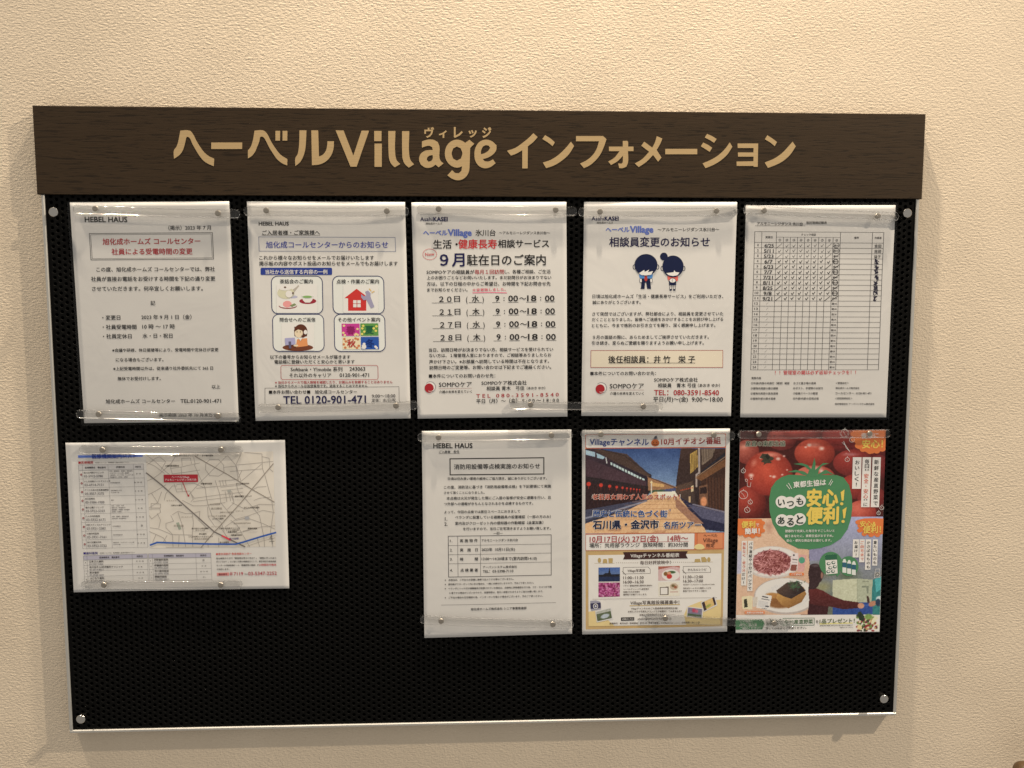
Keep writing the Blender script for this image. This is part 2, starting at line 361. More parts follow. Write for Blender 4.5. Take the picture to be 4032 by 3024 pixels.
# ---------------------------------------------------------------- sheets and their print
APART = {'illustration', 'orange_cloud', 'text_strip', 'vegetable_outline', 'dotted_line', 'date_underline', 'rule_line', 'handwritten_note', 'table_header', 'banner', 'label_box', 'date_box', 'picture_box', 'product_bubble', 'caption_tag', 'word_bubble', 'programme_panel', 'heading_frame', 'logo', 'season_character', 'number_mark', 'name_box', 'number_box'}
def clusters(items, gap):                # pieces of print that lie apart become parts of their own
    bb = []
    for tris, col, lay in items:
        a = np.array(tris, float).reshape(-1, 2) if len(tris) else np.zeros((1, 2)) + 1e6
        bb.append((a[:, 0].min() - gap / 2, a[:, 1].min() - gap / 2, a[:, 0].max() + gap / 2, a[:, 1].max() + gap / 2))
    up = list(range(len(items)))
    def find(i):
        while up[i] != i: up[i] = up[up[i]]; i = up[i]
        return i
    for i in range(len(items)):
        for j in range(i):
            if bb[i][0] < bb[j][2] and bb[j][0] < bb[i][2] and bb[i][1] < bb[j][3] and bb[j][1] < bb[i][3]: up[find(i)] = find(j)
    out = {}
    for i in range(len(items)): out.setdefault(find(i), []).append(items[i])
    return list(out.values())
QUEUE = []                              # text waiting to be turned into mesh
K = (34, 30, 28); RED = (162, 30, 36); NAVY = (32, 30, 68); BLUE = (58, 66, 140); GREY = (110, 104, 98)
class Sheet:
    def __init__(s, name, label, corners, origin, z=1.2, warp=.5, seed=1, group='sheets pinned to the notice board', laminate=None, gloss=False, paper_corners=None, curl=0):
        s.o = origin; s.z = z; s.parts = {}; s.gloss = gloss
        X = [c[0] for c in corners]; Y = [c[1] for c in corners]
        s.cx, s.cy = px(np.array(X), np.array(Y), z); s.c0 = (s.cx.mean(), s.cy.mean())
        s.warp = warp; r = random.Random(seed); s.ph = [r.uniform(0, 6.28) for _ in range(6)]; s.curl = curl
        s.root = empty(name, s.c0[0], s.cy.min(), z - .3, label, 'notice' if 'poster' not in name else 'poster', group)
        s.corner_px = corners
        s.grid('paper', corners, 35, 49, 0, m_paper, None, thick=.25)
        if laminate: s.lam(laminate)
    def zf(s, x, y):                     # gentle waves of the pinned paper
        u = (x - s.c0[0]) / 105.; v = (y - s.c0[1]) / 148.
        w = s.warp * (.5 * np.sin(1.7 * u + 2.6 * v + s.ph[0]) + .35 * np.sin(4.3 * u - 1.2 * v + s.ph[1]) + .25 * np.sin(2.2 * u + 6.1 * v + s.ph[2]))
        return s.z + w + s.warp * .8 + s.curl * np.clip(np.abs(v) - .72, 0, 1) ** 2 * 40
    def full(s, X, Y):
        ox, oy, k = s.o
        return np.asarray(X, float) / k + ox, np.asarray(Y, float) / k + oy
    def pt(s, X, Y):
        fx, fy = s.full(X, Y); return px(fx, fy, s.z)
    def grid(s, name, corners, nx, ny, lift, m, colfn, thick=0, local=False):
        u, v = np.meshgrid(np.linspace(0, 1, nx), np.linspace(0, 1, ny)); u = u.ravel(); v = v.ravel()
        c = np.array(corners, float)
        Pq = ((1 - u) * (1 - v))[:, None] * c[0] + (u * (1 - v))[:, None] * c[1] + (u * v)[:, None] * c[2] + ((1 - u) * v)[:, None] * c[3]
        if local: X, Y = s.pt(Pq[:, 0], Pq[:, 1])
        else: X, Y = px(Pq[:, 0], Pq[:, 1], s.z)
        Z = s.zf(X, Y) + lift
        V = np.column_stack([X, Y, Z]); idx = np.arange(nx * ny).reshape(ny, nx)
        Fq = np.column_stack([idx[1:, :-1].ravel(), idx[1:, 1:].ravel(), idx[:-1, 1:].ravel(), idx[:-1, :-1].ravel()])
        if thick:
            n = len(V); B = V.copy(); B[:, 2] -= thick; V = np.vstack([V, B])
            back = Fq[:, ::-1] + n
            rim = list(idx[0]) + list(idx[1:, -1]) + list(idx[-1, ::-1][1:]) + list(idx[::-1, 0][1:-1])
            side = [(rim[i], rim[(i + 1) % len(rim)], rim[(i + 1) % len(rim)] + n, rim[i] + n) for i in range(len(rim))]
            Fq = np.vstack([Fq, back, np.array(side)])
        o = build(name, V, Fq, m, s.root, None if colfn is None else colfn(u, v, Pq[:, 0], Pq[:, 1]), smooth=True)
        return o
    def lam(s, corners):                  # film with rounded corners
        q = [px(c[0], c[1], s.z) for c in corners]; R_ = 3.5; pts = []
        for i in range(4):
            p0 = Vector(q[i - 1]); p1 = Vector(q[i]); p2 = Vector(q[(i + 1) % 4])
            a = (p0 - p1).normalized() * R_; b_ = (p2 - p1).normalized() * R_
            for k in range(5):
                t_ = k / 4; pts.append(p1 + a * (1 - t_) ** 2 + b_ * t_ ** 2)
        top = [(p.x, p.y) for p in pts]; n = len(top)
        tri = tessellate_polygon([[Vector((a, b_, 0)) for a, b_ in top]])
        T = s.split([[top[i] for i in t3] for t3 in tri], 10)
        V = []; Fc = []
        for t3 in T:
            k = len(V); a, b_, c = t3
            if (b_[0] - a[0]) * (c[1] - a[1]) - (b_[1] - a[1]) * (c[0] - a[0]) < 0: t3 = (a, c, b_)
            V += t3; Fc.append((k, k + 1, k + 2))
        V = np.array(V); Z = s.zf(V[:, 0], V[:, 1]) + .75
        build('laminate_film', np.column_stack([V, Z]), Fc, m_lam, s.root, smooth=True)
    @staticmethod
    def split(tris, mx):
        out = []; st = list(tris)
        while st:
            a, b_, c = st.pop()
            e = [((a[0] - b_[0]) ** 2 + (a[1] - b_[1]) ** 2, 0), ((b_[0] - c[0]) ** 2 + (b_[1] - c[1]) ** 2, 1), ((c[0] - a[0]) ** 2 + (c[1] - a[1]) ** 2, 2)]
            L, k = max(e)
            if L <= mx * mx: out.append((a, b_, c)); continue
            if k == 1: a, b_, c = b_, c, a
            elif k == 2: a, b_, c = c, a, b_
            m_ = ((a[0] + b_[0]) / 2, (a[1] + b_[1]) / 2); st += [(a, m_, c), (m_, b_, c)]
        return out
    def add(s, part, tris, col, lay):     # tris in board mm
        s.parts.setdefault(part, []).append((tris, tuple(ink(col)), lay))
    def P(s, pts, col, part='illustration', lay=1):
        a = np.array(pts, float); X, Y = s.pt(a[:, 0], a[:, 1]); q = list(zip(X.tolist(), Y.tolist()))
        tri = tessellate_polygon([[Vector((x, y, 0)) for x, y in q]])
        s.add(part, s.split([[q[i] for i in t3] for t3 in tri], 12), col, lay)
    def L(s, pts, w, col, part='rule_line', lay=1, closed=False):
        if closed: pts = list(pts) + [pts[0]]
        for (x0, y0), (x1, y1) in zip(pts[:-1], pts[1:]):
            d = math.hypot(x1 - x0, y1 - y0)
            if d < 1e-6: continue
            ux, uy = (x1 - x0) / d, (y1 - y0) / d; nx_, ny_ = -uy * w / 2, ux * w / 2; e = w / 2 * .9
            s.P([(x0 - ux * e + nx_, y0 - uy * e + ny_), (x1 + ux * e + nx_, y1 + uy * e + ny_), (x1 + ux * e - nx_, y1 + uy * e - ny_), (x0 - ux * e - nx_, y0 - uy * e - ny_)], col, part, lay)
    def E(s, x, y, rx, ry, col, part='illustration', lay=1, rot=0, n=20, a0=0, a1=2 * PI):
        c, d = math.cos(rot), math.sin(rot); P_ = []
        for i in range(n):
            a = a0 + (a1 - a0) * i / (n if abs(a1 - a0) > 6.28 else n - 1); u, v = rx * math.cos(a), ry * math.sin(a); P_.append((x + u * c - v * d, y + u * d + v * c))
        s.P(P_, col, part, lay)
    def ring(s, x, y, rx, ry, w, col, part='illustration', lay=1, a0=0, a1=2 * PI, n=20):
        P_ = [(x + rx * math.cos(a0 + (a1 - a0) * i / n), y + ry * math.sin(a0 + (a1 - a0) * i / n)) for i in range(n + 1)]
        s.L(P_, w, col, part, lay)
    def RR(s, x0, y0, x1, y1, r, col=None, line=None, w=2, part='box', lay=1, dx=0, dy=0):
        P_ = []
        for cx, cy, a in ((x1 - r, y0 + r, -PI / 2), (x1 - r, y1 - r, 0), (x0 + r, y1 - r, PI / 2), (x0 + r, y0 + r, PI)):
            for k in range(6):
                b_ = a + k * PI / 10; X = cx + r * math.cos(b_); Y = cy + r * math.sin(b_)
                P_.append((X + dx * (Y - y0) / (y1 - y0), Y + dy * (X - x0) / (x1 - x0)))
        if col is not None: s.P(P_, col, part, lay)
        if line is not None: s.L(P_, w, line, part, lay + 1, True)
    def T(s, text, x0, x1, y0, y1=None, col=K, bold=0, part='body_text', lay=2, sy=1.0, c=.38, h=None):
        """text whose ink runs from x0 to x1, em-box centre at y0 (left) .. y1 (right), detail-photo pixels"""
        if y1 is None: y1 = y0 - (x1 - x0) * .006
        QUEUE.append((s, text, s.pt(x0, y0), s.pt(x1, y1), col, bold, part, lay, sy, c, h and h / s.o[2] / 2.84))
    def VT(s, text, x, y0, y1, col=K, bold=0, part='body_text', lay=3, x1=None, size=None):
        n = len(text); x1 = x if x1 is None else x1; st = (y1 - y0) / n; size = size or st * .9
        for i, ch in enumerate(text):
            if ch == ' ': continue
            yy = y0 + st * (i + .5); xx = x + (x1 - x) * (i + .5) / n
            w_ = size * {'、': .3, 'ー': .9, '！': .2, '/': .3, '・': .2}.get(ch, .88)
            s.T(ch, xx - w_ / 2, xx + w_ / 2, yy, yy, col, bold, part, lay, h=size)
    def pic(s, corners, nx, ny, fn, name='photo', lift=.12, m=None):
        def cf(u, v, X, Y):
            C = Canvas(X, Y); fn(C, u, v); return ink(np.clip(C.C, 0, 255))
        return s.grid(name, corners, nx, ny, lift, m or (m_gloss if s.gloss else m_ink), cf, local=True)
    def finish(s):
        jobs = []
        for part, items in s.parts.items():
            if part in APART: jobs += [(part, g_) for g_ in clusters(items, 2.6)]
            else: jobs.append((part, items))
        for part, items in jobs:
            V, C, Fc = [], [], []; k = 0
            for ix_, (tris, col, lay) in enumerate(items):   # a hair between neighbours so that no two faces share a plane
                a = np.array([p for t3 in tris for p in t3], float)
                if not len(a): continue
                ar = a.reshape(-1, 3, 2); cr_ = (ar[:, 1, 0] - ar[:, 0, 0]) * (ar[:, 2, 1] - ar[:, 0, 1]) - (ar[:, 1, 1] - ar[:, 0, 1]) * (ar[:, 2, 0] - ar[:, 0, 0])
                ar[cr_ < 0] = ar[cr_ < 0][:, ::-1]; a = ar.reshape(-1, 2)
                V.append(np.column_stack([a, s.zf(a[:, 0], a[:, 1]) + .08 + .07 * lay + .005 * (ix_ % 13)])); C.append(np.tile(col, (len(a), 1)))
                Fc.append(np.arange(len(a)).reshape(-1, 3) + k); k += len(a)
            if V: build(part, np.vstack(V), np.vstack(Fc), m_gloss if s.gloss else m_ink, s.root, np.vstack(C), smooth=False)
SHEETS = []
class Canvas:                            # colours of a printed picture, worked out point by point
    def __init__(c, X, Y): c.X, c.Y = X, Y; c.C = np.zeros((len(X), 3)); c.rng = np.random.default_rng(3)
    def fill(c, col): c.C[:] = col
    def mix(c, mask, col): mask = np.clip(mask, 0, 1)[:, None]; c.C = c.C * (1 - mask) + np.asarray(col, float) * mask
    def pm(c, pts):
        m = np.zeros(len(c.X), bool); n = len(pts)
        for i in range(n):
            (x0, y0), (x1, y1) = pts[i], pts[(i + 1) % n]
            if y0 == y1: continue
            cond = ((y0 > c.Y) != (y1 > c.Y)) & (c.X < (x1 - x0) * (c.Y - y0) / (y1 - y0) + x0); m ^= cond
        return m.astype(float)
    def poly(c, pts, col, a=1): c.mix(c.pm(pts) * a, col)
    def grad(c, pts, c0, c1, p0, p1):
        m = c.pm(pts); d = np.array(p1, float) - p0; t_ = np.clip(((c.X - p0[0]) * d[0] + (c.Y - p0[1]) * d[1]) / (d @ d), 0, 1)[:, None]
        c.mix(m, np.asarray(c0, float) * (1 - t_) + np.asarray(c1, float) * t_)
    def ell(c, x, y, rx, ry, col, soft=.08, a=1, rot=0):
        dx, dy = c.X - x, c.Y - y; co, si = math.cos(rot), math.sin(rot); u = (dx * co + dy * si) / rx; v = (-dx * si + dy * co) / ry
        c.mix(np.clip((1 - np.hypot(u, v)) / soft, 0, 1) * a, col)
    def ball(c, x, y, rx, ry, lit, dark, hx=-.3, hy=-.35):
        dx, dy = (c.X - x) / rx, (c.Y - y) / ry; r = np.hypot(dx, dy); m = np.clip((1 - r) / .05, 0, 1)
        t_ = np.clip(np.hypot(dx - hx, dy - hy) / 1.35, 0, 1)[:, None] ** 1.3
        c.mix(m, np.asarray(lit, float) * (1 - t_) + np.asarray(dark, float) * t_)
    def line(c, pts, w, col, a=1):
        for (x0, y0), (x1, y1) in zip(pts[:-1], pts[1:]):
            dx, dy = x1 - x0, y1 - y0; L2 = dx * dx + dy * dy + 1e-9
            t_ = np.clip(((c.X - x0) * dx + (c.Y - y0) * dy) / L2, 0, 1); d = np.hypot(c.X - x0 - t_ * dx, c.Y - y0 - t_ * dy)
            c.mix(np.clip((w / 2 - d) / max(w * .3, 1.2) + .5, 0, 1) * a, col)
    def mott(c, amt, size, mask=None):
        gx = ((c.X - c.X.min()) / size); gy = ((c.Y - c.Y.min()) / size); T_ = c.rng.standard_normal((int(gy.max()) + 3, int(gx.max()) + 3))
        ix, iy = gx.astype(int), gy.astype(int); fx, fy = gx - ix, gy - iy
        v = T_[iy, ix] * (1 - fx) * (1 - fy) + T_[iy, ix + 1] * fx * (1 - fy) + T_[iy + 1, ix] * (1 - fx) * fy + T_[iy + 1, ix + 1] * fx * fy
        c.C = c.C + (v * amt * (1 if mask is None else mask))[:, None]
HEB = dict(part='logo', bold=.028, c=.345)
# ---- 1: laminated call-centre notice
s = Sheet('laminated_notice', 'glossy laminated notice whose red heading sits in a double black frame', [(275, 797), (903, 793), (941, 1659), (332, 1666)], (200, 740, 1.7275), seed=11, laminate=[(265, 793), (909, 789), (951, 1667), (322, 1677)])
SHEETS.append(s)
s.T('HEBEL HAUS', 231, 522, 214, 215, **HEB)
s.T('（掲示）2023 年 7 月', 800, 1090, 272, 270)
for d, w in ((0, 3.2), (9, 2)):
    s.L([(263 + d, 310 + d), (1100 - d, 304 + d), (1108 - d, 484 - d), (275 + d, 490 - d)], w, K, 'heading_frame', closed=True)
s.T('旭化成ホームズ コールセンター', 354, 1018, 366, 361, RED, .02, 'heading')
s.T('社員による受電時間の変更', 415, 964, 434, 431, RED, .02, 'heading')
for t_, a, b_, y in (('この度、旭化成ホームズ コールセンターでは、弊社', 312, 1117, 555), ('社員が直接お電話をお受けする時間を下記の通り変更', 276, 1120, 620), ('させていただきます。何卒宜しくお願いします。', 282, 1035, 686),
    ('記', 680, 712, 783), ('・変更日', 352, 475, 882), ('2023 年 9 月 1 日（金）', 618, 958, 879), ('・社員受電時間', 355, 585, 946), ('10 時 ～ 17 時', 624, 845, 943),
    ('・社員定休日', 357, 552, 1009), ('水・日・祝日', 626, 829, 1006)):
    s.T(t_, a, b_, y, y - (b_ - a) * .004, bold=.004)
for t_, a, b_, y in (('※会議や研修、休日振替等により、受電時間や定休日が変更', 420, 1142, 1104), ('になる場合もございます。', 445, 768, 1169), ('※上記受電時間以外は、従来通り社外委託先にて 365 日', 427, 1105, 1229),
    ('無休でお受付けします。', 457, 750, 1297), ('以上', 1097, 1154, 1351), ('旭化成ホームズ コールセンター', 375, 847, 1452), ('TEL:0120-901-471', 884, 1160, 1448), ('掲示期間 2023 年 10 月末日まで', 735, 1162, 1545)):
    s.T(t_, a, b_, y, y - (b_ - a) * .006)
# ---- 2: e-mail notice with four pictures
s = Sheet('paper_notice', 'white notice with blue heading and four rounded green boxes holding small drawings', [(972, 793), (1595, 796), (1617, 1647), (1007, 1657)], (920, 740, 1.7284), seed=5)
SHEETS.append(s)
s.T('HEBEL HAUS', 171, 376, 243, 243, **HEB)
s.T('ご入居者様・ご家族様へ', 196, 587, 306, 304, bold=.004); s.L([(192, 322), (588, 322)], 2, K)
s.L([(171, 333), (1099, 337), (1103, 432), (174, 430)], 3.4, (120, 122, 135), 'heading_frame', closed=True)
s.T('旭化成コールセンターからのお知らせ', 220, 1052, 387, 387, BLUE, .008, 'heading')
s.T('これから様々なお知らせをメールでお届けいたします', 175, 956, 475, 475, bold=.006)
s.T('掲示板の内容やポスト投函のお知らせをメールでもお届けします', 174, 1117, 515, 514, bold=.006)
s.RR(184, 543, 670, 592, 8, (40, 58, 126), part='banner')
s.T('当社から送信する内容の一例', 217, 638, 572, 571, (232, 228, 220), .015, 'banner_text', lay=4)
GB = (208, 212, 186); GD = (34, 42, 84)
for (x0, y0, x1, y1, tx, ta, tb) in ((257, 600, 603, 856, '茶話会のご案内', 315, 539), (673, 600, 1021, 856, '点検・作業のご案内', 700, 990), (266, 860, 612, 1112, '問合せへのご返信', 315, 557), (684, 860, 1028, 1112, 'その他イベント案内', 710, 997)):
    s.RR(x0, y0, x1, y1, 42, GB, GD, 5, 'picture_box', dx=5)
    s.T(tx, ta, tb, y0 + 37, y0 + 36, bold=.004, lay=4)
W_ = (212, 206, 190)
s.RR(292, 655, 570, 850, 8, W_, part='picture_box', lay=3); s.RR(745, 660, 985, 850, 8, W_, part='picture_box', lay=3); s.RR(326, 918, 548, 1106, 6, W_, part='picture_box', lay=3)
I = 'illustration'
s.E(405, 742, 32, 10, (170, 165, 175), I, 4); s.P([(385, 705), (430, 672), (440, 660), (447, 668), (436, 682), (405, 722)], (172, 160, 140), I, 4)
s.E(356, 715, 58, 40, (196, 188, 150), I, 5); s.E(352, 684, 42, 14, (222, 216, 190), I, 6); s.E(351, 676, 8, 6, (96, 70, 50), I, 7); s.E(378, 722, 24, 24, (228, 224, 205), I, 7)
s.E(405, 716, 7, 8, (110, 90, 78), I, 8)
s.E(505, 770, 58, 20, (150, 36, 48), I, 4); s.P([(463, 732), (545, 732), (535, 765), (520, 780), (488, 780), (472, 765)], (226, 226, 208), I, 5); s.E(504, 734, 41, 10, (232, 230, 216), I, 6); s.E(502, 741, 32, 8, (122, 160, 84), I, 7)
s.E(370, 803, 62, 20, (150, 60, 60), I, 4); s.E(370, 799, 60, 17, (225, 214, 204), I, 5); s.E(366, 791, 30, 23, (222, 140, 130), I, 6); s.P([(382, 800), (415, 785), (428, 795), (398, 810)], (120, 130, 80), I, 7)
s.P([(837, 686), (922, 750), (903, 752), (903, 836), (779, 836), (779, 752), (754, 750)], (196, 40, 34), I, 4)
for a in (0, 1):
    for b_ in (0, 1): s.P([(814 + a * 28, 764 + b_ * 26), (837 + a * 28, 764 + b_ * 26), (837 + a * 28, 786 + b_ * 26), (814 + a * 28, 786 + b_ * 26)], W_, I, 5)
s.P([(868, 722), (888, 738), (905, 730), (895, 706), (915, 698), (932, 716), (932, 742), (958, 808), (935, 819), (905, 760), (885, 765), (868, 745)], (150, 142, 158), I, 6)
s.L([(925, 688), (935, 700)], 7, (205, 165, 90), I, 5); s.L([(942, 712), (956, 704)], 7, (205, 165, 90), I, 5)
s.E(438, 1086, 105, 24, (112, 58, 34), I, 4); s.P([(432, 1030), (500, 1022), (506, 1075), (425, 1085)], (214, 134, 72), I, 5)
s.E(458, 975, 45, 48, (92, 48, 30), I, 5); s.P([(412, 965), (502, 965), (500, 1008), (470, 1015), (415, 1008)], (92, 48, 30), I, 5); s.E(444, 988, 28, 30, (232, 190, 150), I, 6); s.P([(414, 945), (478, 938), (475, 972), (440, 962), (418, 975)], (92, 48, 30), I, 7)
s.E(490, 981, 12, 15, (215, 212, 212), I, 8); s.E(433, 979, 2.5, 4, (40, 30, 28), I, 8); s.E(455, 979, 2.5, 4, (40, 30, 28), I, 8); s.L([(485, 998), (462, 1004)], 2, (70, 60, 60), I, 8); s.P([(440, 1018), (470, 1018), (456, 1042)], (235, 225, 205), I, 7)
s.P([(350, 1022), (418, 1018), (422, 1066), (354, 1070)], (158, 152, 178), I, 7); s.P([(375, 1045), (392, 1044), (394, 1092), (378, 1092)], (90, 84, 104), I, 8); s.E(425, 1072, 16, 7, (232, 190, 150), I, 9)
def season(x, y, bg_, fg, ch, dots, dc):
    s.P([(x, y), (x + 122, y - 1), (x + 124, y + 83), (x + 2, y + 84)], bg_, I, 4)
    for dx_, dy_ in dots: s.E(x + dx_, y + dy_, 9, 8, dc, I, 5, n=8)
    s.T(ch, x + 32, x + 92, y + 43, y + 43, fg, .03, 'season_character', lay=6)
season(735, 924, (190, 48, 128), (140, 20, 84), '春', [(16, 14), (108, 36), (12, 62), (22, 78), (92, 76), (110, 76), (98, 70)], (226, 190, 120))
season(862, 922, (84, 138, 60), (24, 92, 56), '夏', [(20, 16), (12, 72), (28, 56), (14, 34), (106, 50), (92, 34), (110, 20)], (216, 196, 80))
season(740, 1014, (222, 196, 152), (170, 44, 40), '秋', [(14, 14), (24, 30), (10, 50), (106, 16), (112, 60), (100, 74), (20, 72), (90, 10)], (196, 110, 60))
season(866, 1014, (34, 78, 150), (18, 44, 104), '冬', [(14, 60), (100, 66), (12, 74), (108, 74)], (214, 218, 224))
s.E(888, 1080, 15, 16, (226, 226, 226), I, 7); s.E(888, 1062, 10, 9, (226, 226, 226), I, 7)
s.T('以下の番号からお知らせメールが届きます', 250, 795, 1150, 1150, bold=.004); s.T('電話帳に登録いただくと安心かと思います', 279, 824, 1184, 1182, bold=.004)
s.RR(322, 1207, 982, 1304, 14, None, (172, 70, 66), 3, 'number_box', dx=2)
s.T('Softbank・Y!mobile 系列', 389, 741, 1234, 1233); s.T('243063', 789, 896, 1231, 1231, bold=.012, c=.345)
s.T('それ以外のキャリア', 380, 665, 1275, 1274, bold=.004); s.T('0120-901-471', 722, 922, 1274, 1273, bold=.012, c=.345)
s.T('※ 当社からメールで個人情報を確認したり、お振込みを依頼することはありません', 283, 1082, 1324, 1320, RED, .012, 'warning_text')
s.T('※ 当社からのメールは送信専用です。返信することはできません', 283, 913, 1348, 1346, bold=.008)
s.L([(214, 1466), (214, 1362), (1125, 1352), (1127, 1456)], 2, K, 'number_box')
s.T('■本件お問い合わせ■　旭化成コールセンター', 241, 840, 1389, 1387); s.T('TEL 0120-901-471', 338, 902, 1443, 1438, NAVY, .022, 'phone_number', c=.345)
s.T('9:00～18:00', 941, 1101, 1415, 1413, (80, 74, 70)); s.T('定休：水/日/祝', 941, 1103, 1445, 1443, (80, 74, 70))
# ---- logotypes used by the two adviser notices
def logo_village(s, x0, x1, y, col=(92, 108, 170)):
    s.T('ヘーベル', x0, x0 + (x1 - x0) * .5, y, y, col, .035, 'logo'); s.T('Village', x0 + (x1 - x0) * .505, x1, y + 2, y + 2, col, .04, 'logo', c=.28)
def sompo(s, x, y, k=1.0):
    s.E(x, y, 34 * k, 36 * k, (214, 210, 204), 'logo', 1); s.ring(x + 2, y - 4, 36 * k, 36 * k, 3, (130, 124, 124), 'logo', 2, -PI * .75, PI * .4); s.E(x - 6, y + 4, 31 * k, 32 * k, (160, 26, 34), 'logo', 3)
    s.ring(x + 1, y - 5, 31 * k, 31 * k, 2.5, (226, 214, 206), 'logo', 4, PI * .05, PI * .62)
# ---- 3: September visit days
s = Sheet('paper_notice', 'white notice with large dark blue lettering above four rows of underlined dates', [(1620, 797), (2230, 795), (2234, 1640), (1645, 1648)], (1580, 740, 1.7286), z=2.6, seed=21)
SHEETS.append(s)
s.T('Asahi', 129, 213, 213, 213, NAVY, .0, 'logo', c=.345); s.T('KASEI', 218, 316, 213, 213, NAVY, .035, 'logo', c=.345); s.T('旭化成ホームズ', 166, 279, 243, 243, part='logo')
logo_village(s, 150, 480, 306); s.T('氷川台', 505, 642, 306, 306); s.T('～アルモニーレジダンス氷川台～', 666, 1013, 306, 306)
s.T('生活・', 218, 385, 384, 384, K, .02, 'heading'); s.T('健康長寿', 388, 652, 382, 382, (190, 42, 42), .024, 'heading'); s.T('相談サービス', 658, 1006, 380, 379, K, .02, 'heading')
s.T('９月', 262, 432, 490, 488, NAVY, .03, 'heading', h=98); s.T('駐在日のご案内', 446, 984, 491, 490, K, .018, 'heading')
s.ring(194, 452, 47, 37, 3, (196, 90, 86), 'handwritten_note'); s.T('New', 163, 226, 455, 450, (196, 84, 80), .01, 'handwritten_note', c=.3)
TL = .004
for t_, a, b_, y in (('SOMPOケアの相談員が', 172, 498, 573), ('し、各種ご相談、ご生活', 704, 1016, 570), ('上のお困りごとなどお伺いいたします。まだ訪問日がお決まりでない', 174, 1021, 611), ('方は、以下の日程の中からご希望日、お時間を下記お問合せ先', 174, 1016, 653), ('までお知らせください。', 176, 452, 694)):
    s.T(t_, a, b_, y, y - (b_ - a) * .002)
s.T('毎月１回訪問', 500, 698, 572, 571, RED, 0, 'highlight_text')
s.T('☆変更致しました。', 483, 712, 695, 690, (206, 84, 96), .015, 'handwritten_note', sy=.8); s.L([(488, 714), (600, 711), (716, 714)], 6, (222, 110, 126), 'handwritten_note')
for k, (dn, wd) in enumerate((('２０', '水'), ('２１', '木'), ('２７', '水'), ('２８', '木'))):
    y = 754 + 87.3 * k; x = 3 * k
    s.T(dn, 257 + x, 343 + x * .8, y + 3, y + 3, K, .024, 'date_row', sy=.9); s.T('日', 360 + x, 400 + x, y + 1, y, K, .016, 'date_row', h=47); s.T('(', 441 + x, 451 + x, y + 2, y + 2, K, .004, 'date_row', h=52); s.T(wd, 480 + x, 530 + x, y + 1, y, K, .016, 'date_row'); s.T(')', 552 + x, 562 + x, y + 2, y + 2, K, .004, 'date_row', h=52)
    s.T('9', 639 + x, 668 + x, y - 1, y - 1, K, .02, 'date_row', h=56, c=.345); s.T(':', 696 + x, 703 + x, y, y, K, .02, 'date_row', h=50, c=.28); s.T('00', 728 + x, 795 + x, y - 2, y - 2, K, .02, 'date_row', h=56, c=.345)
    s.T('～', 803 + x, 850 + x, y - 2, y - 2, K, .004, 'date_row'); s.T('18', 856 + x * .6, 920 + x, y - 3, y - 3, K, .02, 'date_row', h=56, c=.345); s.T(':', 945 + x, 952 + x, y - 3, y - 3, K, .02, 'date_row', h=50, c=.28); s.T('00', 977 + x * .8, 1043 + x, y - 3, y - 3, K, .02, 'date_row', h=56, c=.345)
    for a, b_ in ((209, 352), (460, 548), (621, 672), (727, 797), (851, 920), (976, 1045)): s.L([(a + x, y + 29 - (a - 209) * .009), (b_ + x, y + 29 - (b_ - 209) * .009)], 2.6, K, 'date_underline')
for t_, a, b_, y in (('当日、訪問日時がお決まりでない方、相談サービスを受けられてい', 188, 1034, 1103), ('ない方は、１階管理人室におりますので、ご相談等ありましたらお', 190, 1021, 1141), ('声かけ下さい。※お部屋へ訪問している時間は不在となります。', 190, 1006, 1183), ('訪問日時のご変更等、お問い合わせは下記までご連絡ください。', 192, 1020, 1223), ('■本件についてのお問い合わせ先：', 188, 640, 1280)):
    s.T(t_, a, b_, y, y - (b_ - a) * .006)
sompo(s, 196, 1358); s.T('SOMPOケア', 256, 480, 1338, 1336, part='logo', bold=.002); s.L([(256, 1366), (480, 1363)], 1.6, (150, 90, 80), 'logo'); s.T('介護の未来を変えていく', 258, 481, 1388, 1385, part='logo', bold=.006)
s.T('SOMPOケア株式会社', 546, 854, 1328, 1325, K, .014); s.T('相談員 青木　弓佳', 580, 838, 1365, 1362); s.T('（あおき ゆか）', 854, 980, 1362, 1361)
s.T('T E L   0 8 0 - 3 5 9 1 - 8 5 4 0', 510, 1072, 1416, 1406, RED, .014, 'phone_number', c=.345, h=36); s.T('平日（月）～（金） 9 : 0 0 ～ 1 8 : 0 0', 510, 1072, 1452, 1443, K, .004, h=33)
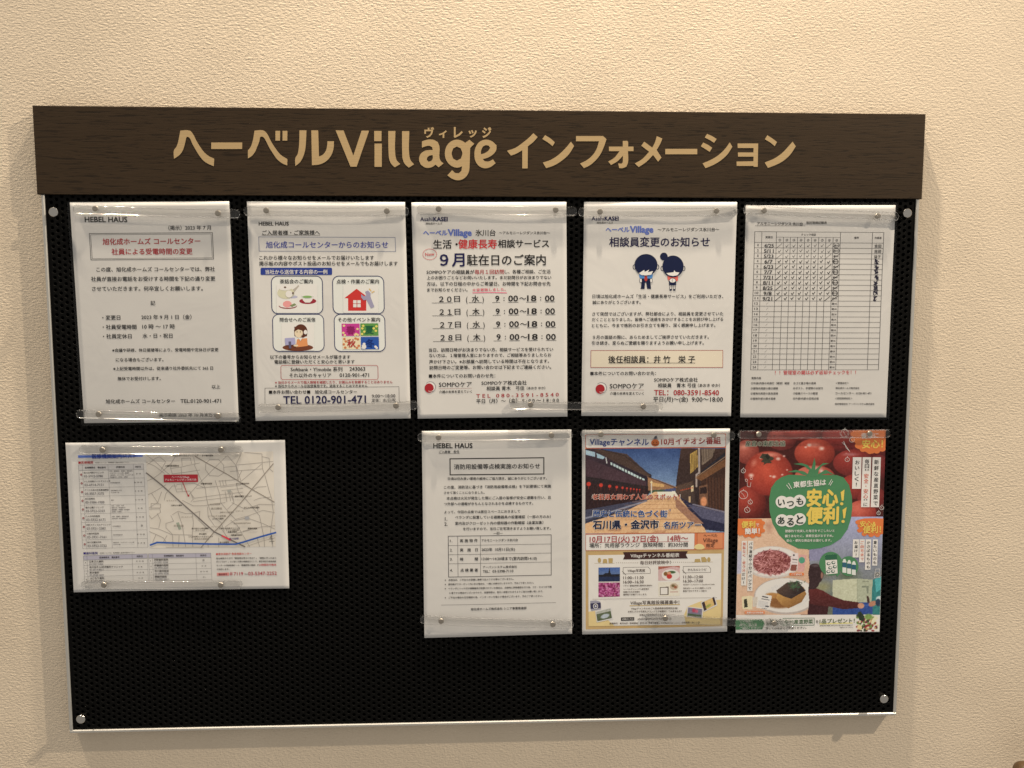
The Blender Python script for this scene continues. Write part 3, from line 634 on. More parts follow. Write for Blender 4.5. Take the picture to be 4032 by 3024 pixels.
# ---- 4: change of adviser
s = Sheet('paper_notice', 'white notice with two bowing cartoon people who have dark blue hair', [(2300, 795), (2901, 796), (2877, 1638), (2289, 1637)], (2240, 740, 1.7286), z=1.4, warp=1.0, seed=33)
SHEETS.append(s)
s.T('Asahi', 154, 238, 208, 208, NAVY, 0, 'logo', c=.345); s.T('KASEI', 242, 338, 208, 208, NAVY, .035, 'logo', c=.345); s.T('旭化成ホームズ', 189, 300, 237, 237, part='logo')
logo_village(s, 250, 575, 284); s.T('～アルモニーレジダンス氷川台～', 604, 1022, 284, 283, bold=.002)
s.T('相談員変更のお知らせ', 274, 959, 368, 368, (36, 32, 62), .022, 'heading')
D = (20, 28, 56)
def bow(x, y, man):
    r = 78 if man else 72
    s.ring(x - r - 1, y + 14, 9, 15, 4, D, I, 1); s.ring(x + r + 1, y + 14, 9, 15, 4, D, I, 1)
    s.P([(x - 45, y + 45), (x + 45, y + 45), (x + 46, y + 78), (x + 38, y + 100), (x - 38, y + 100), (x - 46, y + 78)] if man else [(x - 40, y + 45), (x + 36, y + 45), (x + 34, y + 95), (x + 18, y + 106), (x - 18, y + 106), (x - 36, y + 88)], (72, 128, 178) if man else (214, 92, 76), I, 2)
    if man:
        s.P([(x - 9, y + 70), (x + 7, y + 70), (x + 10, y + 102), (x, y + 114), (x - 12, y + 102)], (170, 50, 40), I, 3)
        s.P([(x - 27, y + 92), (x + 26, y + 92), (x + 34, y + 152), (x + 34, y + 164), (x + 8, y + 162), (x + 2, y + 120), (x - 6, y + 120), (x - 10, y + 164), (x - 38, y + 164), (x - 34, y + 152)], D, I, 2)
        s.E(x - 35, y + 106, 8, 15, (226, 218, 200), I, 4); s.E(x + 35, y + 106, 8, 15, (226, 218, 200), I, 4); s.ring(x - 35, y + 106, 8, 15, 2.5, D, I, 5); s.ring(x + 35, y + 106, 8, 15, 2.5, D, I, 5)
    else:
        s.P([(x - 28, y + 96), (x + 22, y + 96), (x + 21, y + 128), (x - 26, y + 128)], D, I, 3); s.E(x - 3, y + 96, 22, 15, (226, 218, 200), I, 4); s.ring(x - 3, y + 96, 22, 15, 2.4, D, I, 5); s.L([(x - 2, y + 88), (x - 8, y + 98), (x - 2, y + 102)], 2, D, I, 6)
        for d in (-16, 8): s.L([(x + d - 6, y + 128), (x + d - 6, y + 158)], 2.5, D, I, 3); s.L([(x + d + 8, y + 128), (x + d + 8, y + 158)], 2.5, D, I, 3); s.E(x + d + 1, y + 160, 9, 6, D, I, 4)
        s.E(x - 62, y - 67, 26, 27, D, I, 3)
    s.E(x, y, r, 74, D, I, 6, n=32)
    if man: s.P([(x - 48, y + 56), (x - 12, y + 34), (x - 10, y + 48), (x + 22, y + 32), (x + 12, y + 50), (x + 48, y + 42), (x + 36, y + 66), (x, y + 72), (x - 34, y + 68)], (232, 222, 202), I, 7)
    else: s.P([(x - 46, y + 46), (x + 4, y + 40), (x + 8, y + 26), (x + 16, y + 38), (x + 44, y + 42), (x + 30, y + 60), (x, y + 66), (x - 30, y + 60)], (232, 222, 202), I, 7)
bow(524, 524, True); bow(708, 534, False)
for t_, a, b_, y, y2 in (('日頃は旭化成ホームズ「生活・健康長寿サービス」をご利用いただき、', 160, 1050, 738, 738), ('誠にありがとうございます。', 160, 488, 779, 778), ('さて突然ではございますが、弊社都合により、相談員を変更させていた', 158, 1050, 858, 856), ('だくこととなりました。皆様へご迷惑をおかけすることをお詫び申し上げる', 156, 1049, 896, 893), ('とともに、今まで格別のお引き立てを賜り、深く感謝申し上げます。', 155, 996, 936, 934),
    ('９月の面談の際に、あらためましてご挨拶させていただきます。', 162, 952, 1016, 1014), ('引き続き、変らぬご愛顧を賜りますようお願い申し上げます。', 155, 918, 1055, 1054), ('■本件についてのお問い合わせ先：', 145, 592, 1262, 1261)):
    s.T(t_, a, b_, y, y2, (52, 48, 46))
s.P([(149, 1106), (1047, 1105), (1046, 1221), (148, 1221)], (206, 190, 160), 'name_box'); s.L([(149, 1106), (1047, 1105), (1046, 1221), (148, 1221)], 3, (160, 62, 50), 'name_box', 2, True)
s.T('後任相談員：井 竹　栄 子', 266, 858, 1166, 1166, K, .016, 'name_text', lay=4); s.L([(266, 1191), (858, 1191)], 2.5, K, 'name_text', 4)
sompo(s, 218, 1364); s.T('SOMPOケア', 277, 509, 1347, 1347, part='logo', bold=.002); s.L([(277, 1375), (509, 1375)], 1.6, (150, 90, 80), 'logo'); s.T('介護の未来を変えていく', 279, 509, 1398, 1398, part='logo', bold=.006)
s.T('SOMPOケア株式会社', 579, 876, 1305, 1305, K, .002); s.T('相談員　青木 弓佳', 604, 864, 1343, 1343); s.T('（あおき ゆか）', 876, 1026, 1343, 1343)
s.T('TEL：080-3591-8540', 578, 1020, 1392, 1393, RED, .02, 'phone_number', c=.345); s.T('平日(月)～(金)', 573, 808, 1437, 1437); s.T('9:00～18:00', 834, 1046, 1437, 1437)
# ---- 5: cleaning record table
s = Sheet('laminated_record_sheet', 'laminated inspection table filled in with handwritten dates, ticks and scribbled names', [(2937, 809), (3526, 808), (3488, 1643), (2915, 1643)], (2860, 740, 1.7275), z=1.4, seed=41, laminate=[(2931, 796), (3533, 798), (3500, 1651), (2912, 1645)])
SHEETS.append(s)
s.T('アルモニーレジダンス 氷川台', 208, 520, 243, 245, K, .012, 'handwriting'); s.L([(196, 258), (536, 258)], 2.2, K, 'handwriting'); s.T('巡回清掃記録表', 543, 683, 237, 237)
Q = [(193, 297), (1071, 303), (1033, 1237), (165, 1237)]
def G(u, v):
    a = [Q[0][i] * (1 - u) + Q[1][i] * u for i in (0, 1)]; b_ = [Q[3][i] * (1 - u) + Q[2][i] * u for i in (0, 1)]
    return (a[0] * (1 - v) + b_[0] * v, a[1] * (1 - v) + b_[1] * v)
cols = [0, .0555, .169, .2245, .278, .334, .389, .443, .4977, .553, .609, .665, .913, 1.0]; vh = .078; vr = lambda i: vh + (1 - vh) * i / 24
for i, u in enumerate(cols): s.L([G(u, vh * .5 if 3 <= i <= 10 else 0), G(u, 1)], 3.0 if i in (0, 13) else 2.4, (62, 56, 52), 'table_grid')
for v in [0] + [vr(i) for i in range(25)]: s.L([G(0, v), G(1, v)], 2.3, (62, 56, 52), 'table_grid')
s.L([G(.169, vh * .5), G(.665, vh * .5)], 1.6, (70, 64, 60), 'table_grid')
def GT(t_, u, v, w, col=(64, 58, 56), part='table_text', **k):
    x, y = G(u, v); s.T(t_, x - w / 2, x + w / 2, y, y, col, part=part, **k)
GT('実施日', .112, .04, 48); GT('チェック項目', .417, .02, 98); GT('備考', .79, .04, 32); GT('作業者', .957, .04, 48)
for i in range(9): GT('①②③④⑤⑥⑦⑧⑨'[i], (cols[2 + i] + cols[3 + i]) / 2, vh * .76, 17)
dates = ['4/25', '5/11', '5/23', '6/7', '6/23', '7/7', '7/21', '8/11', '8/25', '9/8', '9/21']
rr = random.Random(5)
for i in range(24):
    v = vr(i + .5); GT(str(i + 1), .0277, v, (6 if i == 0 else 11) if i < 9 else 24, c=.345, h=21); GT('鍵OK', .637, v, 36)
    if i < 11:
        GT(dates[i], .113, v + .004, 66 if len(dates[i]) > 3 else 56, (36, 32, 34), 'handwriting', bold=.006 if i < 3 else .02, c=.345, h=34)
        for k in range(9):
            x, y = G((cols[2 + k] + cols[3 + k]) / 2, v); x += rr.uniform(-3, 1); y += rr.uniform(0, 5); slash = (k == 0 or k >= 7) and i in (0, 2, 4, 6, 8, 10); lw = 2.6 if i < 3 else 4.2
            if k == 8:
                if slash and i != 0: s.L([(x - 24, y + 16), (x + 22, y - 16)], lw, K, 'handwriting')
                else: s.ring(x, y - 3, 22 if i < 3 else 18, 16, lw, K, 'handwriting', n=12)
            elif slash: s.L([(x - 20, y + 14), (x + 16, y - 15)], lw, K, 'handwriting')
            else: s.L([(x - 7, y - 1), (x - 1, y + 8), (x + 10, y - 8)], lw, K, 'handwriting')
        x, y = G(.957, v)
        if i < 3: s.T(['吉田', '吉田', '益子'][i], x - 22, x + 24, y + 2, y + 2, K, .01, 'handwriting')
        else:
            P_ = [(x + rr.uniform(-17, 13), y + rr.uniform(-20, 20)) for _ in range(18)]; s.L(P_, 3.8, (30, 26, 44), 'handwriting')
    else: s.L([(G(.113, v)[0] - 6, G(0, v)[1] + 6), (G(.113, v)[0] + 6, G(0, v)[1] - 6)], 1.6, (90, 84, 80), 'table_text')
s.T('！！管理室の鍵は必ず返却チェックを！！', 330, 880, 1256, 1254, (196, 66, 66), .004, 'warning_text')
for t_, a, b_, y in (('業務内容', 170, 236, 1293), ('①外部/内部の共用灯（電球）確認', 168, 428, 1328), ('⑤ゴミ置き場の清掃', 455, 607, 1328), ('＜管理会社＞', 742, 832, 1327), ('②建物共用部の掃き掃除', 166, 351, 1363), ('⑥ポスト、手摺等の水拭き', 453, 655, 1362), ('旭化成ホームズ株式会社', 742, 904, 1361),
    ('③建物共用部の家具清掃', 165, 350, 1398), ('⑦駐輪スペースの整理', 453, 620, 1397), ('コールセンター : 0120-901-471', 740, 984, 1396), ('④建物外部の掃き清掃', 163, 333, 1433), ('⑧外部/内部の目視点検', 452, 627, 1432), ('＜巡回清掃会社＞', 738, 856, 1431), ('指定管理会社 アーバンシステム株式会社', 737, 1006, 1469)):
    s.T(t_, a, b_, y, y, (64, 58, 56), .006)
# ---- 6: clinic map
s = Sheet('area_map_sheet', 'landscape sheet with a beige street map, a blue river line and clinic tables', [(257.8, 1743.4), (1122, 1732.6), (1139.7, 2315.5), (292.5, 2330.7)], (220, 1700, 2.304), warp=1.0, seed=52)
SHEETS.append(s)
LB = (88, 112, 178)
s.P([(203, 213), (790, 210), (792, 226), (204, 236)], LB, 'title_band'); s.T('医療機関案内ＭＡＰ', 330, 735, 222, 218, (44, 62, 130), .03, 'heading', lay=4)
s.T('■医療機関', 206, 340, 279, 277, RED, .012, 'heading'); s.T('※診療については、医療機関に直接お問合せ下さい', 356, 668, 279, 276, GREY)
TB = [(206, 300), (797, 290), (836, 1046), (248, 1058)]
def TG(Qd, u, v):
    a = [Qd[0][i] * (1 - u) + Qd[1][i] * u for i in (0, 1)]; b_ = [Qd[3][i] * (1 - u) + Qd[2][i] * u for i in (0, 1)]
    return (a[0] * (1 - v) + b_[0] * v, a[1] * (1 - v) + b_[1] * v)
def table(Qd, us, vs, head, col=(120, 114, 108)):
    if head: s.P([TG(Qd, 0, 0), TG(Qd, 1, 0), TG(Qd, 1, vs[1]), TG(Qd, 0, vs[1])], head, 'table_header')
    for u in us: s.L([TG(Qd, u, 0), TG(Qd, u, 1)], 1.8, col, 'table_grid', 2)
    for v in vs: s.L([TG(Qd, 0, v), TG(Qd, 1, v)], 1.8, col, 'table_grid', 2)
def tt(Qd, u, v, t_, w, col=(52, 46, 46), **k):
    x, y = TG(Qd, u, v); s.T(t_, x, x + w, y, y - w * .012, col, part='table_text', lay=3, **k)
vs = [0, .065] + [.065 + .935 * (i + 1) / 9 for i in range(9)]
table(TB, [0, .06, .455, .845, 1], vs, (184, 176, 164))
tt(TB, .1, .034, '医療機関名　電話番号', 190); tt(TB, .58, .033, '診療科目', 76); tt(TB, .87, .033, '休診日', 52)
rows = [('氷川台内科クリニック', '03-5912-5780', '木・日', ['内科、循環器科、胃腸科、糖尿病科、', 'リハビリテーション科、皮膚科', '心療内科、リウマチ科、アレルギー科', '呼吸器内科、老年科、神経科']), ('いしだ内科ハートクリニック', '03-6914-7151', '金・日・祝', ['内科循環器内科']), ('クリニカ氷川台耳鼻咽喉科', '03-3557-3375', '水・日・祝', ['耳鼻咽喉科いびき', 'アレルギー科']), ('氷川台眼科', '03-5984-1900', '火・日・祝', ['眼科']),
    ('城北公園クリニック', '03-5922-5333', '日・祝', ['内科、小児科、外科', '整形外科、呼吸器内科', '循環器科、胃腸科、消化器科', '肛門科、皮膚科']), ('じんの内科医院', '03-5922-6171', '木・日・祝', ['内科、胃腸科、糖尿病内科', '老年内科、呼吸器内科']), ('仲町メディカルクリニック', '03-5921-2382', '日', ['内科循環器科']), ('小船内科医院', '03-3931-7161', '木・日・祝', ['内科呼吸器内科']), ('氷川台整形外科', '03-5922-3722', '水・日・祝', ['整形外科、リハビリテーション科', 'リウマチ科'])]
for i, (a, b_, c, d) in enumerate(rows):
    v = .065 + .935 * (i + .5) / 9; x, y = TG(TB, .035, v); s.E(x, y, 9, 10, (140, 48, 50), 'number_mark', 3); s.T(str(i + 1), x - (1.5 if i == 0 else 3), x + (1.5 if i == 0 else 3), y, y, (225, 215, 205), part='number_mark', lay=5, c=.345, h=13)
    tt(TB, .075, v - .022, a, len(a) * 18.2, bold=.012); tt(TB, .078, v + .02, b_, 172, (110, 104, 100), c=.345)
    tt(TB, .93 - .022 * len(c) * .8, v, c, len(c) * 14)
    for k, ln in enumerate(d): tt(TB, .475, v + (k - (len(d) - 1) / 2) * .024, ln, len(ln) * 12.5, (105, 98, 94), bold=.01)
s.T('■歯科医院', 255, 385, 1100, 1098, (50, 36, 110), .012, 'heading'); s.T('※診療については、医療機関に直接お問合せ下さい', 400, 716, 1099, 1094, GREY)
for Qd, us, rw in (([(254, 1123), (831, 1106), (840, 1350), (266, 1362)], [0, .055, .76, 1], [('山本ぶん歯科', '03-3557-5466', '木・日・祝'), ('氷川台たんぽぽ歯科クリニック', '03-6914-8811', '月・祝'), ('鈴木歯科', '03-3548-1879', '水・日・祝'), ('ふじもり歯科', '03-3932-4811', '木・日')]),
                   ([(841, 1106), (1407, 1098), (1418, 1340), (854, 1350)], [0, .062, .76, 1], [('河野歯科医院', '03-3931-5558', '日'), ('伊藤歯科医院', '03-3933-6624', '木・日'), ('市川歯科医院', '03-3992-3778', '金・日・祝'), ('関歯科医院', '03-3931-0611', 'なし')])):
    table(Qd, us, [0, .16] + [.16 + .21 * (i + 1) for i in range(4)], (168, 160, 164)); tt(Qd, .25, .08, '医療機関名　電話番号', 180, bold=.01); tt(Qd, .83, .08, '休診日', 54)
    for i, (a, b_, c) in enumerate(rw):
        v = .16 + .21 * (i + .5); tt(Qd, .085, v - .04, a, len(a) * 21.5, bold=.014); tt(Qd, .085, v + .055, b_, 126, (128, 122, 118), c=.345); tt(Qd, .88 - .012 * len(c), v, c, len(c) * 13.5); tt(Qd, .025, v, str(i + 1), 4 if i == 0 else 7, c=.345, h=14)
s.T('■東京消防庁 救急相談センター', 1455, 1776, 1108, 1104, (196, 78, 66), .008, 'heading')
for t_, a, b_, y, c_ in (('急な病気やケガで「救急車を呼ぶべきか？」「病院に行ったほう', 1456, 2000, 1147, (60, 54, 52)), ('がいいのか？」など迷った際の相談窓口として、東京消防庁救急相談', 1457, 2000, 1178, (60, 54, 52)), ('センターの相談医療チーム（看護師等の職員）が', 1459, 1842, 1211, (60, 54, 52)), ('で対応します。', 1461, 1575, 1246, (60, 54, 52)), ('24時間年中無休', 1844, 2002, 1206, (186, 52, 60))):
    s.T(t_, a, b_, y, y - (b_ - a) * .008, c_, .008)
s.P([(1462, 1278), (1572, 1275), (1573, 1304), (1463, 1306)], (206, 130, 118), 'phone_number', 1); s.T('電話番号', 1478, 1556, 1292, 1290, (120, 40, 44), .01, 'phone_number', lay=3)
s.T('＃7119', 1577, 1700, 1288, 1286, (176, 50, 62), .012, 'phone_number', c=.345); s.T('又は', 1712, 1742, 1290, 1290, GREY); s.T('03-5347-2252', 1746, 2006, 1286, 1281, (176, 50, 62), .014, 'phone_number', c=.345)
def mapbg(C, u, v):
    C.fill((203, 190, 168)); C.mott(3, 60)
s.pic([(818, 205), (1972, 178), (1996, 1040), (862, 1055)], 80, 60, mapbg, 'map_background', lift=.1)
RG = (158, 146, 130)
def road(pts, w=4.2, c_=RG, lay=2): s.L(pts, w, c_, 'street_line', lay)
for r_ in ([(830, 215), (900, 265), (1000, 360), (1075, 420)], [(822, 275), (900, 310), (985, 375)], [(830, 300), (905, 240), (945, 225), (1000, 270), (960, 340)], [(832, 445), (890, 420), (945, 380), (1050, 285), (1085, 225), (1140, 215)], [(1050, 285), (1045, 330), (1060, 380)],
           [(1050, 330), (1140, 318), (1255, 292), (1310, 280)], [(1140, 318), (1145, 385)], [(1145, 240), (1150, 305)], [(1150, 240), (1225, 236), (1235, 285)], [(1255, 230), (1268, 290), (1262, 300), (1320, 430), (1360, 510)], [(1060, 380), (1180, 365), (1310, 345)],
           [(1400, 250), (1480, 248), (1525, 300), (1530, 370), (1480, 400), (1400, 395), (1362, 340), (1365, 285), (1400, 250)], [(1560, 215), (1635, 300), (1660, 440)], [(1200, 580), (1300, 470), (1550, 220)], [(1636, 300), (1760, 290), (1870, 278), (1970, 268)], [(1530, 320), (1640, 310), (1680, 440)],
           [(1585, 358), (1680, 350), (1870, 336)], [(1715, 185), (1870, 200), (1875, 330), (1900, 400), (1940, 545), (1962, 610)], [(1680, 450), (1870, 290)], [(1875, 225), (1935, 240), (1945, 340), (1970, 360)], [(1690, 185), (1640, 290)], [(1280, 510), (1500, 490), (1640, 470)],
           [(1075, 470), (1100, 545), (1220, 535), (1250, 610), (1230, 630)], [(1100, 475), (1260, 465), (1360, 510)], [(1100, 490), (1060, 490), (1000, 560), (985, 620)], [(1145, 480), (1150, 540)], [(1100, 518), (1150, 516)], [(1230, 560), (1260, 600), (1480, 570), (1700, 545)], [(1250, 630), (1500, 600), (1700, 575)],
           [(1360, 510), (1370, 600), (1385, 660), (1420, 760)], [(1450, 440), (1490, 560), (1500, 640), (1580, 740), (1640, 800)], [(1490, 440), (1500, 485)], [(1515, 438), (1525, 483)], [(1540, 436), (1550, 482)], [(1480, 445), (1600, 435), (1650, 430)], [(1580, 540), (1620, 640), (1560, 700)], [(1700, 580), (1760, 650), (1850, 760), (1870, 860), (1890, 960)],
           [(1500, 500), (1680, 480)], [(1510, 530), (1700, 510)], [(1540, 540), (1555, 630)], [(1570, 540), (1590, 625)], [(1600, 538), (1615, 620)], [(1640, 470), (1660, 545), (1700, 600)], [(1150, 620), (1250, 670), (1350, 668), (1440, 650), (1540, 640)], [(838, 570), (900, 540), (1000, 480)], [(870, 560), (930, 650)], [(960, 545), (925, 640), (845, 690)],
           [(865, 650), (950, 655), (950, 690), (865, 690), (865, 650)], [(848, 702), (945, 698), (950, 730), (870, 790), (848, 760)], [(920, 740), (950, 800), (935, 870)], [(855, 870), (930, 880), (1050, 930), (1240, 935)], [(850, 905), (910, 930), (975, 960), (1010, 1010)], [(910, 930), (880, 1000)], [(1010, 940), (975, 1000)],
           [(1060, 750), (1110, 720), (1180, 740), (1240, 740), (1310, 720)], [(1045, 760), (1070, 810), (1000, 830), (1000, 870), (1060, 930)], [(1110, 730), (1150, 850), (1180, 1040)], [(1060, 930), (1065, 1045)], [(1120, 940), (1115, 1045)], [(1240, 740), (1250, 820), (1240, 940), (1245, 1040)], [(1310, 720), (1300, 800), (1380, 880)],
           [(1420, 760), (1500, 820), (1530, 900)], [(1380, 680), (1385, 770), (1440, 850)], [(1500, 870), (1560, 960), (1640, 1010)], [(1540, 860), (1640, 790), (1750, 760), (1880, 710), (1985, 730)], [(1590, 800), (1650, 850), (1700, 940), (1760, 1040)], [(1640, 800), (1740, 780), (1880, 830), (1990, 880)], [(1600, 640), (1720, 700), (1850, 655), (1985, 660)],
           [(1830, 660), (1835, 710)], [(1960, 620), (1975, 720), (1950, 900), (1970, 1040)], [(1800, 620), (1850, 600), (1950, 590)], [(1790, 525), (1830, 500), (1910, 495)], [(1740, 1035), (1870, 990), (1990, 960)], [(1830, 970), (1850, 1040)], [(1890, 960), (1895, 1040)], [(1000, 1045), (1340, 1045)], [(1380, 1010), (1385, 1045)], [(1480, 960), (1480, 1045)], [(1650, 430), (1690, 350)], [(1700, 900), (1870, 860), (1990, 850)], [(1640, 920), (1760, 890)]):
    road(r_)
for r_ in ([(1270, 222), (1560, 385), (1790, 525), (1983, 635)], [(1972, 290), (1780, 520), (1700, 620), (1480, 865), (1440, 905), (1320, 1048)]): road(r_, 7.5, (140, 126, 108), 3)
road([(825, 373), (960, 480), (1100, 605), (1300, 780), (1440, 905), (1600, 985), (1715, 1040)], 12, (150, 138, 124), 4); road([(825, 373), (960, 480), (1100, 605), (1300, 780), (1440, 905), (1600, 985), (1715, 1040)], 5, (98, 88, 78), 5)
s.L([(862, 1025), (920, 1003), (1180, 1010), (1400, 1016), (1630, 1018), (1700, 1000), (1860, 950), (1995, 912)], 15, (44, 88, 156), 'river_line', 6)
s.P([(981, 388), (1293, 384), (1295, 452), (984, 458)], (170, 34, 44), 'location_marker', 7); s.L([(1155, 455), (1200, 570)], 6, (170, 34, 44), 'location_marker', 7); s.P([(1196, 574), (1208, 567), (1218, 580), (1205, 588)], (170, 34, 44), 'location_marker', 8)
s.T('ヘーベルVillage', 1056, 1215, 408, 406, (228, 190, 180), .01, 'location_marker', lay=8); s.T('アルモニーレジダンス氷川台', 992, 1280, 434, 430, (228, 190, 180), .01, 'location_marker', lay=8)
s.P([(1503, 945), (1512, 934), (1592, 972), (1584, 988)], (214, 60, 70), 'station_marker', 7); s.T('氷川台駅', 1574, 1662, 968, 966, (52, 46, 110), .012, 'station_marker', lay=8)
s.P([(1092, 825), (1118, 820), (1140, 880), (1118, 890)], (150, 156, 130), 'street_line', 1); s.P([(1560, 525), (1592, 522), (1594, 545), (1562, 547)], (160, 156, 140), 'street_line', 2); s.P([(1715, 768), (1755, 764), (1758, 792), (1720, 794)], (160, 156, 150), 'street_line', 3)
for t_, x0, x1, y in (('仲町メディカルクリニック', 1062, 1295, 214), ('木下歯科医院', 1330, 1432, 214), ('小船内科医院⑧', 996, 1122, 307), ('伊藤歯科医院', 1318, 1422, 468), ('氷川台整形外科', 1640, 1758, 469), ('城北公園クリニック', 1628, 1780, 583), ('⑥じんの内科医院', 1710, 1850, 686), ('山本ぶん歯科', 1050, 1150, 666), ('氷川台たんぽぽ歯科', 1235, 1390, 875), ('クリニック', 1270, 1356, 893), ('鈴木歯科', 1303, 1370, 925), ('いしだ内科ハートクリニック', 1208, 1428, 949), ('①氷川台内科クリニック', 1485, 1672, 874), ('クリニカ氷川台', 1546, 1662, 890), ('耳鼻咽喉科', 1563, 1646, 907), ('河野歯科医院', 1590, 1690, 936), ('氷川台眼科', 1488, 1574, 1001), ('ふじもり歯科', 1422, 1525, 786), ('関歯科医院', 1745, 1830, 875)):
    s.T(t_, x0, x1, y, y - 1, (58, 50, 44), .022, 'map_label', lay=8)
for t_, x0, x1, y in (('セラメイト', 1005, 1095, 624), ('氷川台保育園', 1400, 1495, 656), ('氷川神社', 1412, 1514, 695), ('練馬氷川台郵便局', 1495, 1616, 728), ('ピザーラ', 1640, 1704, 718), ('にりんそう保育園', 1392, 1545, 762), ('ダンキホンテ', 1140, 1240, 773), ('早宮公園', 1072, 1160, 852), ('東京書道教育専門学校', 1618, 1770, 828), ('練馬区立図書館', 1260, 1392, 970), ('ファミリー', 1412, 1500, 860)):
    s.T(t_, x0, x1, y, y - 1, (140, 128, 112), 0, 'map_label', lay=8)
s.L([(1968, 1014), (1960, 935), (1944, 968), (1970, 970)], 3, (50, 46, 42), 'north_mark', 8); s.L([(1940, 992), (1985, 990)], 3, (50, 46, 42), 'north_mark', 8)
# ---- 7: fire equipment inspection
s = Sheet('paper_notice', 'plain white notice with a black framed heading above a four-row ruled table', [(1661, 1697), (2249.5, 1691), (2252, 2494.5), (1671, 2512)], (1600, 1660, 1.843), seed=63)
SHEETS.append(s)
s.T('HEBEL HAUS', 195, 481, 175, 174, **HEB); s.T('ご入居者　各位', 238, 384, 219, 218); s.L([(236, 233), (386, 232)], 2, K)
s.L([(317, 270), (998, 262), (998, 380), (318, 386)], 7, K, 'heading_frame', closed=True); s.T('消防用設備等点検実施のお知らせ', 346, 970, 328, 322, K, .006, 'heading')
for t_, a, b_, y, y2, w in (('日頃は住み良い環境の維持にご協力頂き、誠にありがとうございます。', 302, 1020, 414, 411, 0), ('この度、消防法に基づき『消防用設備等点検』を下記要領にて実施', 273, 1050, 476, 468, 0), ('させて頂くことになりました。', 273, 568, 516, 514, 0), ('本点検は火災が発生した際にご入居の皆様が安全に避難を行い、且', 292, 1050, 556, 550, 0), ('つ外部への通報がきちんとなされるかを点検するものです。', 274, 920, 597, 591, 0), ('よって、今回の点検では居住スペースにおきまして', 275, 826, 656, 650, 0),
    ('1.', 280, 298, 704, 704, 0), ('ベランダに設置している避難器具の設置確認（一部の方のみ）', 354, 1048, 694, 689, .008), ('2.', 276, 300, 742, 742, 0), ('室内及びクローゼット内の感知器の作動確認（全室対象）', 354, 994, 738, 731, .008), ('を行いますので、当日ご在宅頂きますようお願い致します。', 412, 1048, 778, 773, 0), ('―記―', 632, 700, 809, 808, 0)):
    s.T(t_, a, b_, y, y2, (50, 46, 44), w)
s.L([(874, 741), (978, 740)], 2, K)
TQ = [(304, 831), (1051, 821), (1051, 1113), (307, 1127)]
s.L(TQ, 4, (70, 64, 62), 'table_grid', closed=True)
for v in (.228, .453, .675): s.L([TG(TQ, 0, v), TG(TQ, 1, v)], 2.2, (70, 64, 62), 'table_grid')
for u in (.092, .312): s.L([TG(TQ, u, 0), TG(TQ, u, 1)], 2.2, (70, 64, 62), 'table_grid')
for i, (v, a, b_) in enumerate(((.114, '実 施 物 件', 'アルモニーレジダンス氷川台'), (.34, '実　施　日', '2023年  10月11日(水)'), (.565, '時　　　間', '13:00～14:20頃まで(室内訪問14:10)'))):
    x, y = TG(TQ, 0, v); s.T('%d.' % (i + 1), x + 12, x + 30, y, y, part='table_text', c=.345, h=28); s.T(a, x + 84, x + 214, y - 1, y - 3, part='table_text'); s.T(b_, x + 241, x + 241 + (264, 242, 400)[i], y - 4, y - 7, part='table_text', sy=1.05)
s.T('4.', 317, 336, 1078, 1078, part='table_text', c=.345, h=28); s.T('点 検 業 者', 392, 520, 1077, 1075, part='table_text'); s.T('アーバンシステム株式会社', 555, 803, 1055, 1052, part='table_text'); s.T('TEL：03-5398-7110', 555, 777, 1086, 1083, part='table_text', c=.345)
for t_, a, b_, y, y2 in (('※　点検当日、ご不在のお部屋に無断で出入りする事はございません。', 279, 780, 1149, 1140), ('※　感知器がクローゼット内にある場合は、一緒に点検を行いますので、予めご了承ください。', 279, 926, 1180, 1168), ('※　ベランダにハッチ式の避難器具が設置されている場合は、点検時に昇降確認を行う為、ゴミ・ホコリが下階', 279, 1054, 1211, 1198), ('に落下する場合がございますので、洗濯物等は、室内へ保管されますようご協力お願い致します。', 312, 992, 1243, 1230), ('※　ご不在の場合も在宅確認の為、インターホンを鳴らす場合がございます。予めご了承ください。', 279, 990, 1277, 1263)):
    s.T(t_, a, b_, y, y2, (66, 60, 58), .006)
s.L([(253, 1331), (1083, 1312)], 2, (90, 84, 80)); s.T('旭化成ホームズ株式会社 シニア事業推進部', 468, 872, 1360, 1351, (60, 56, 54))
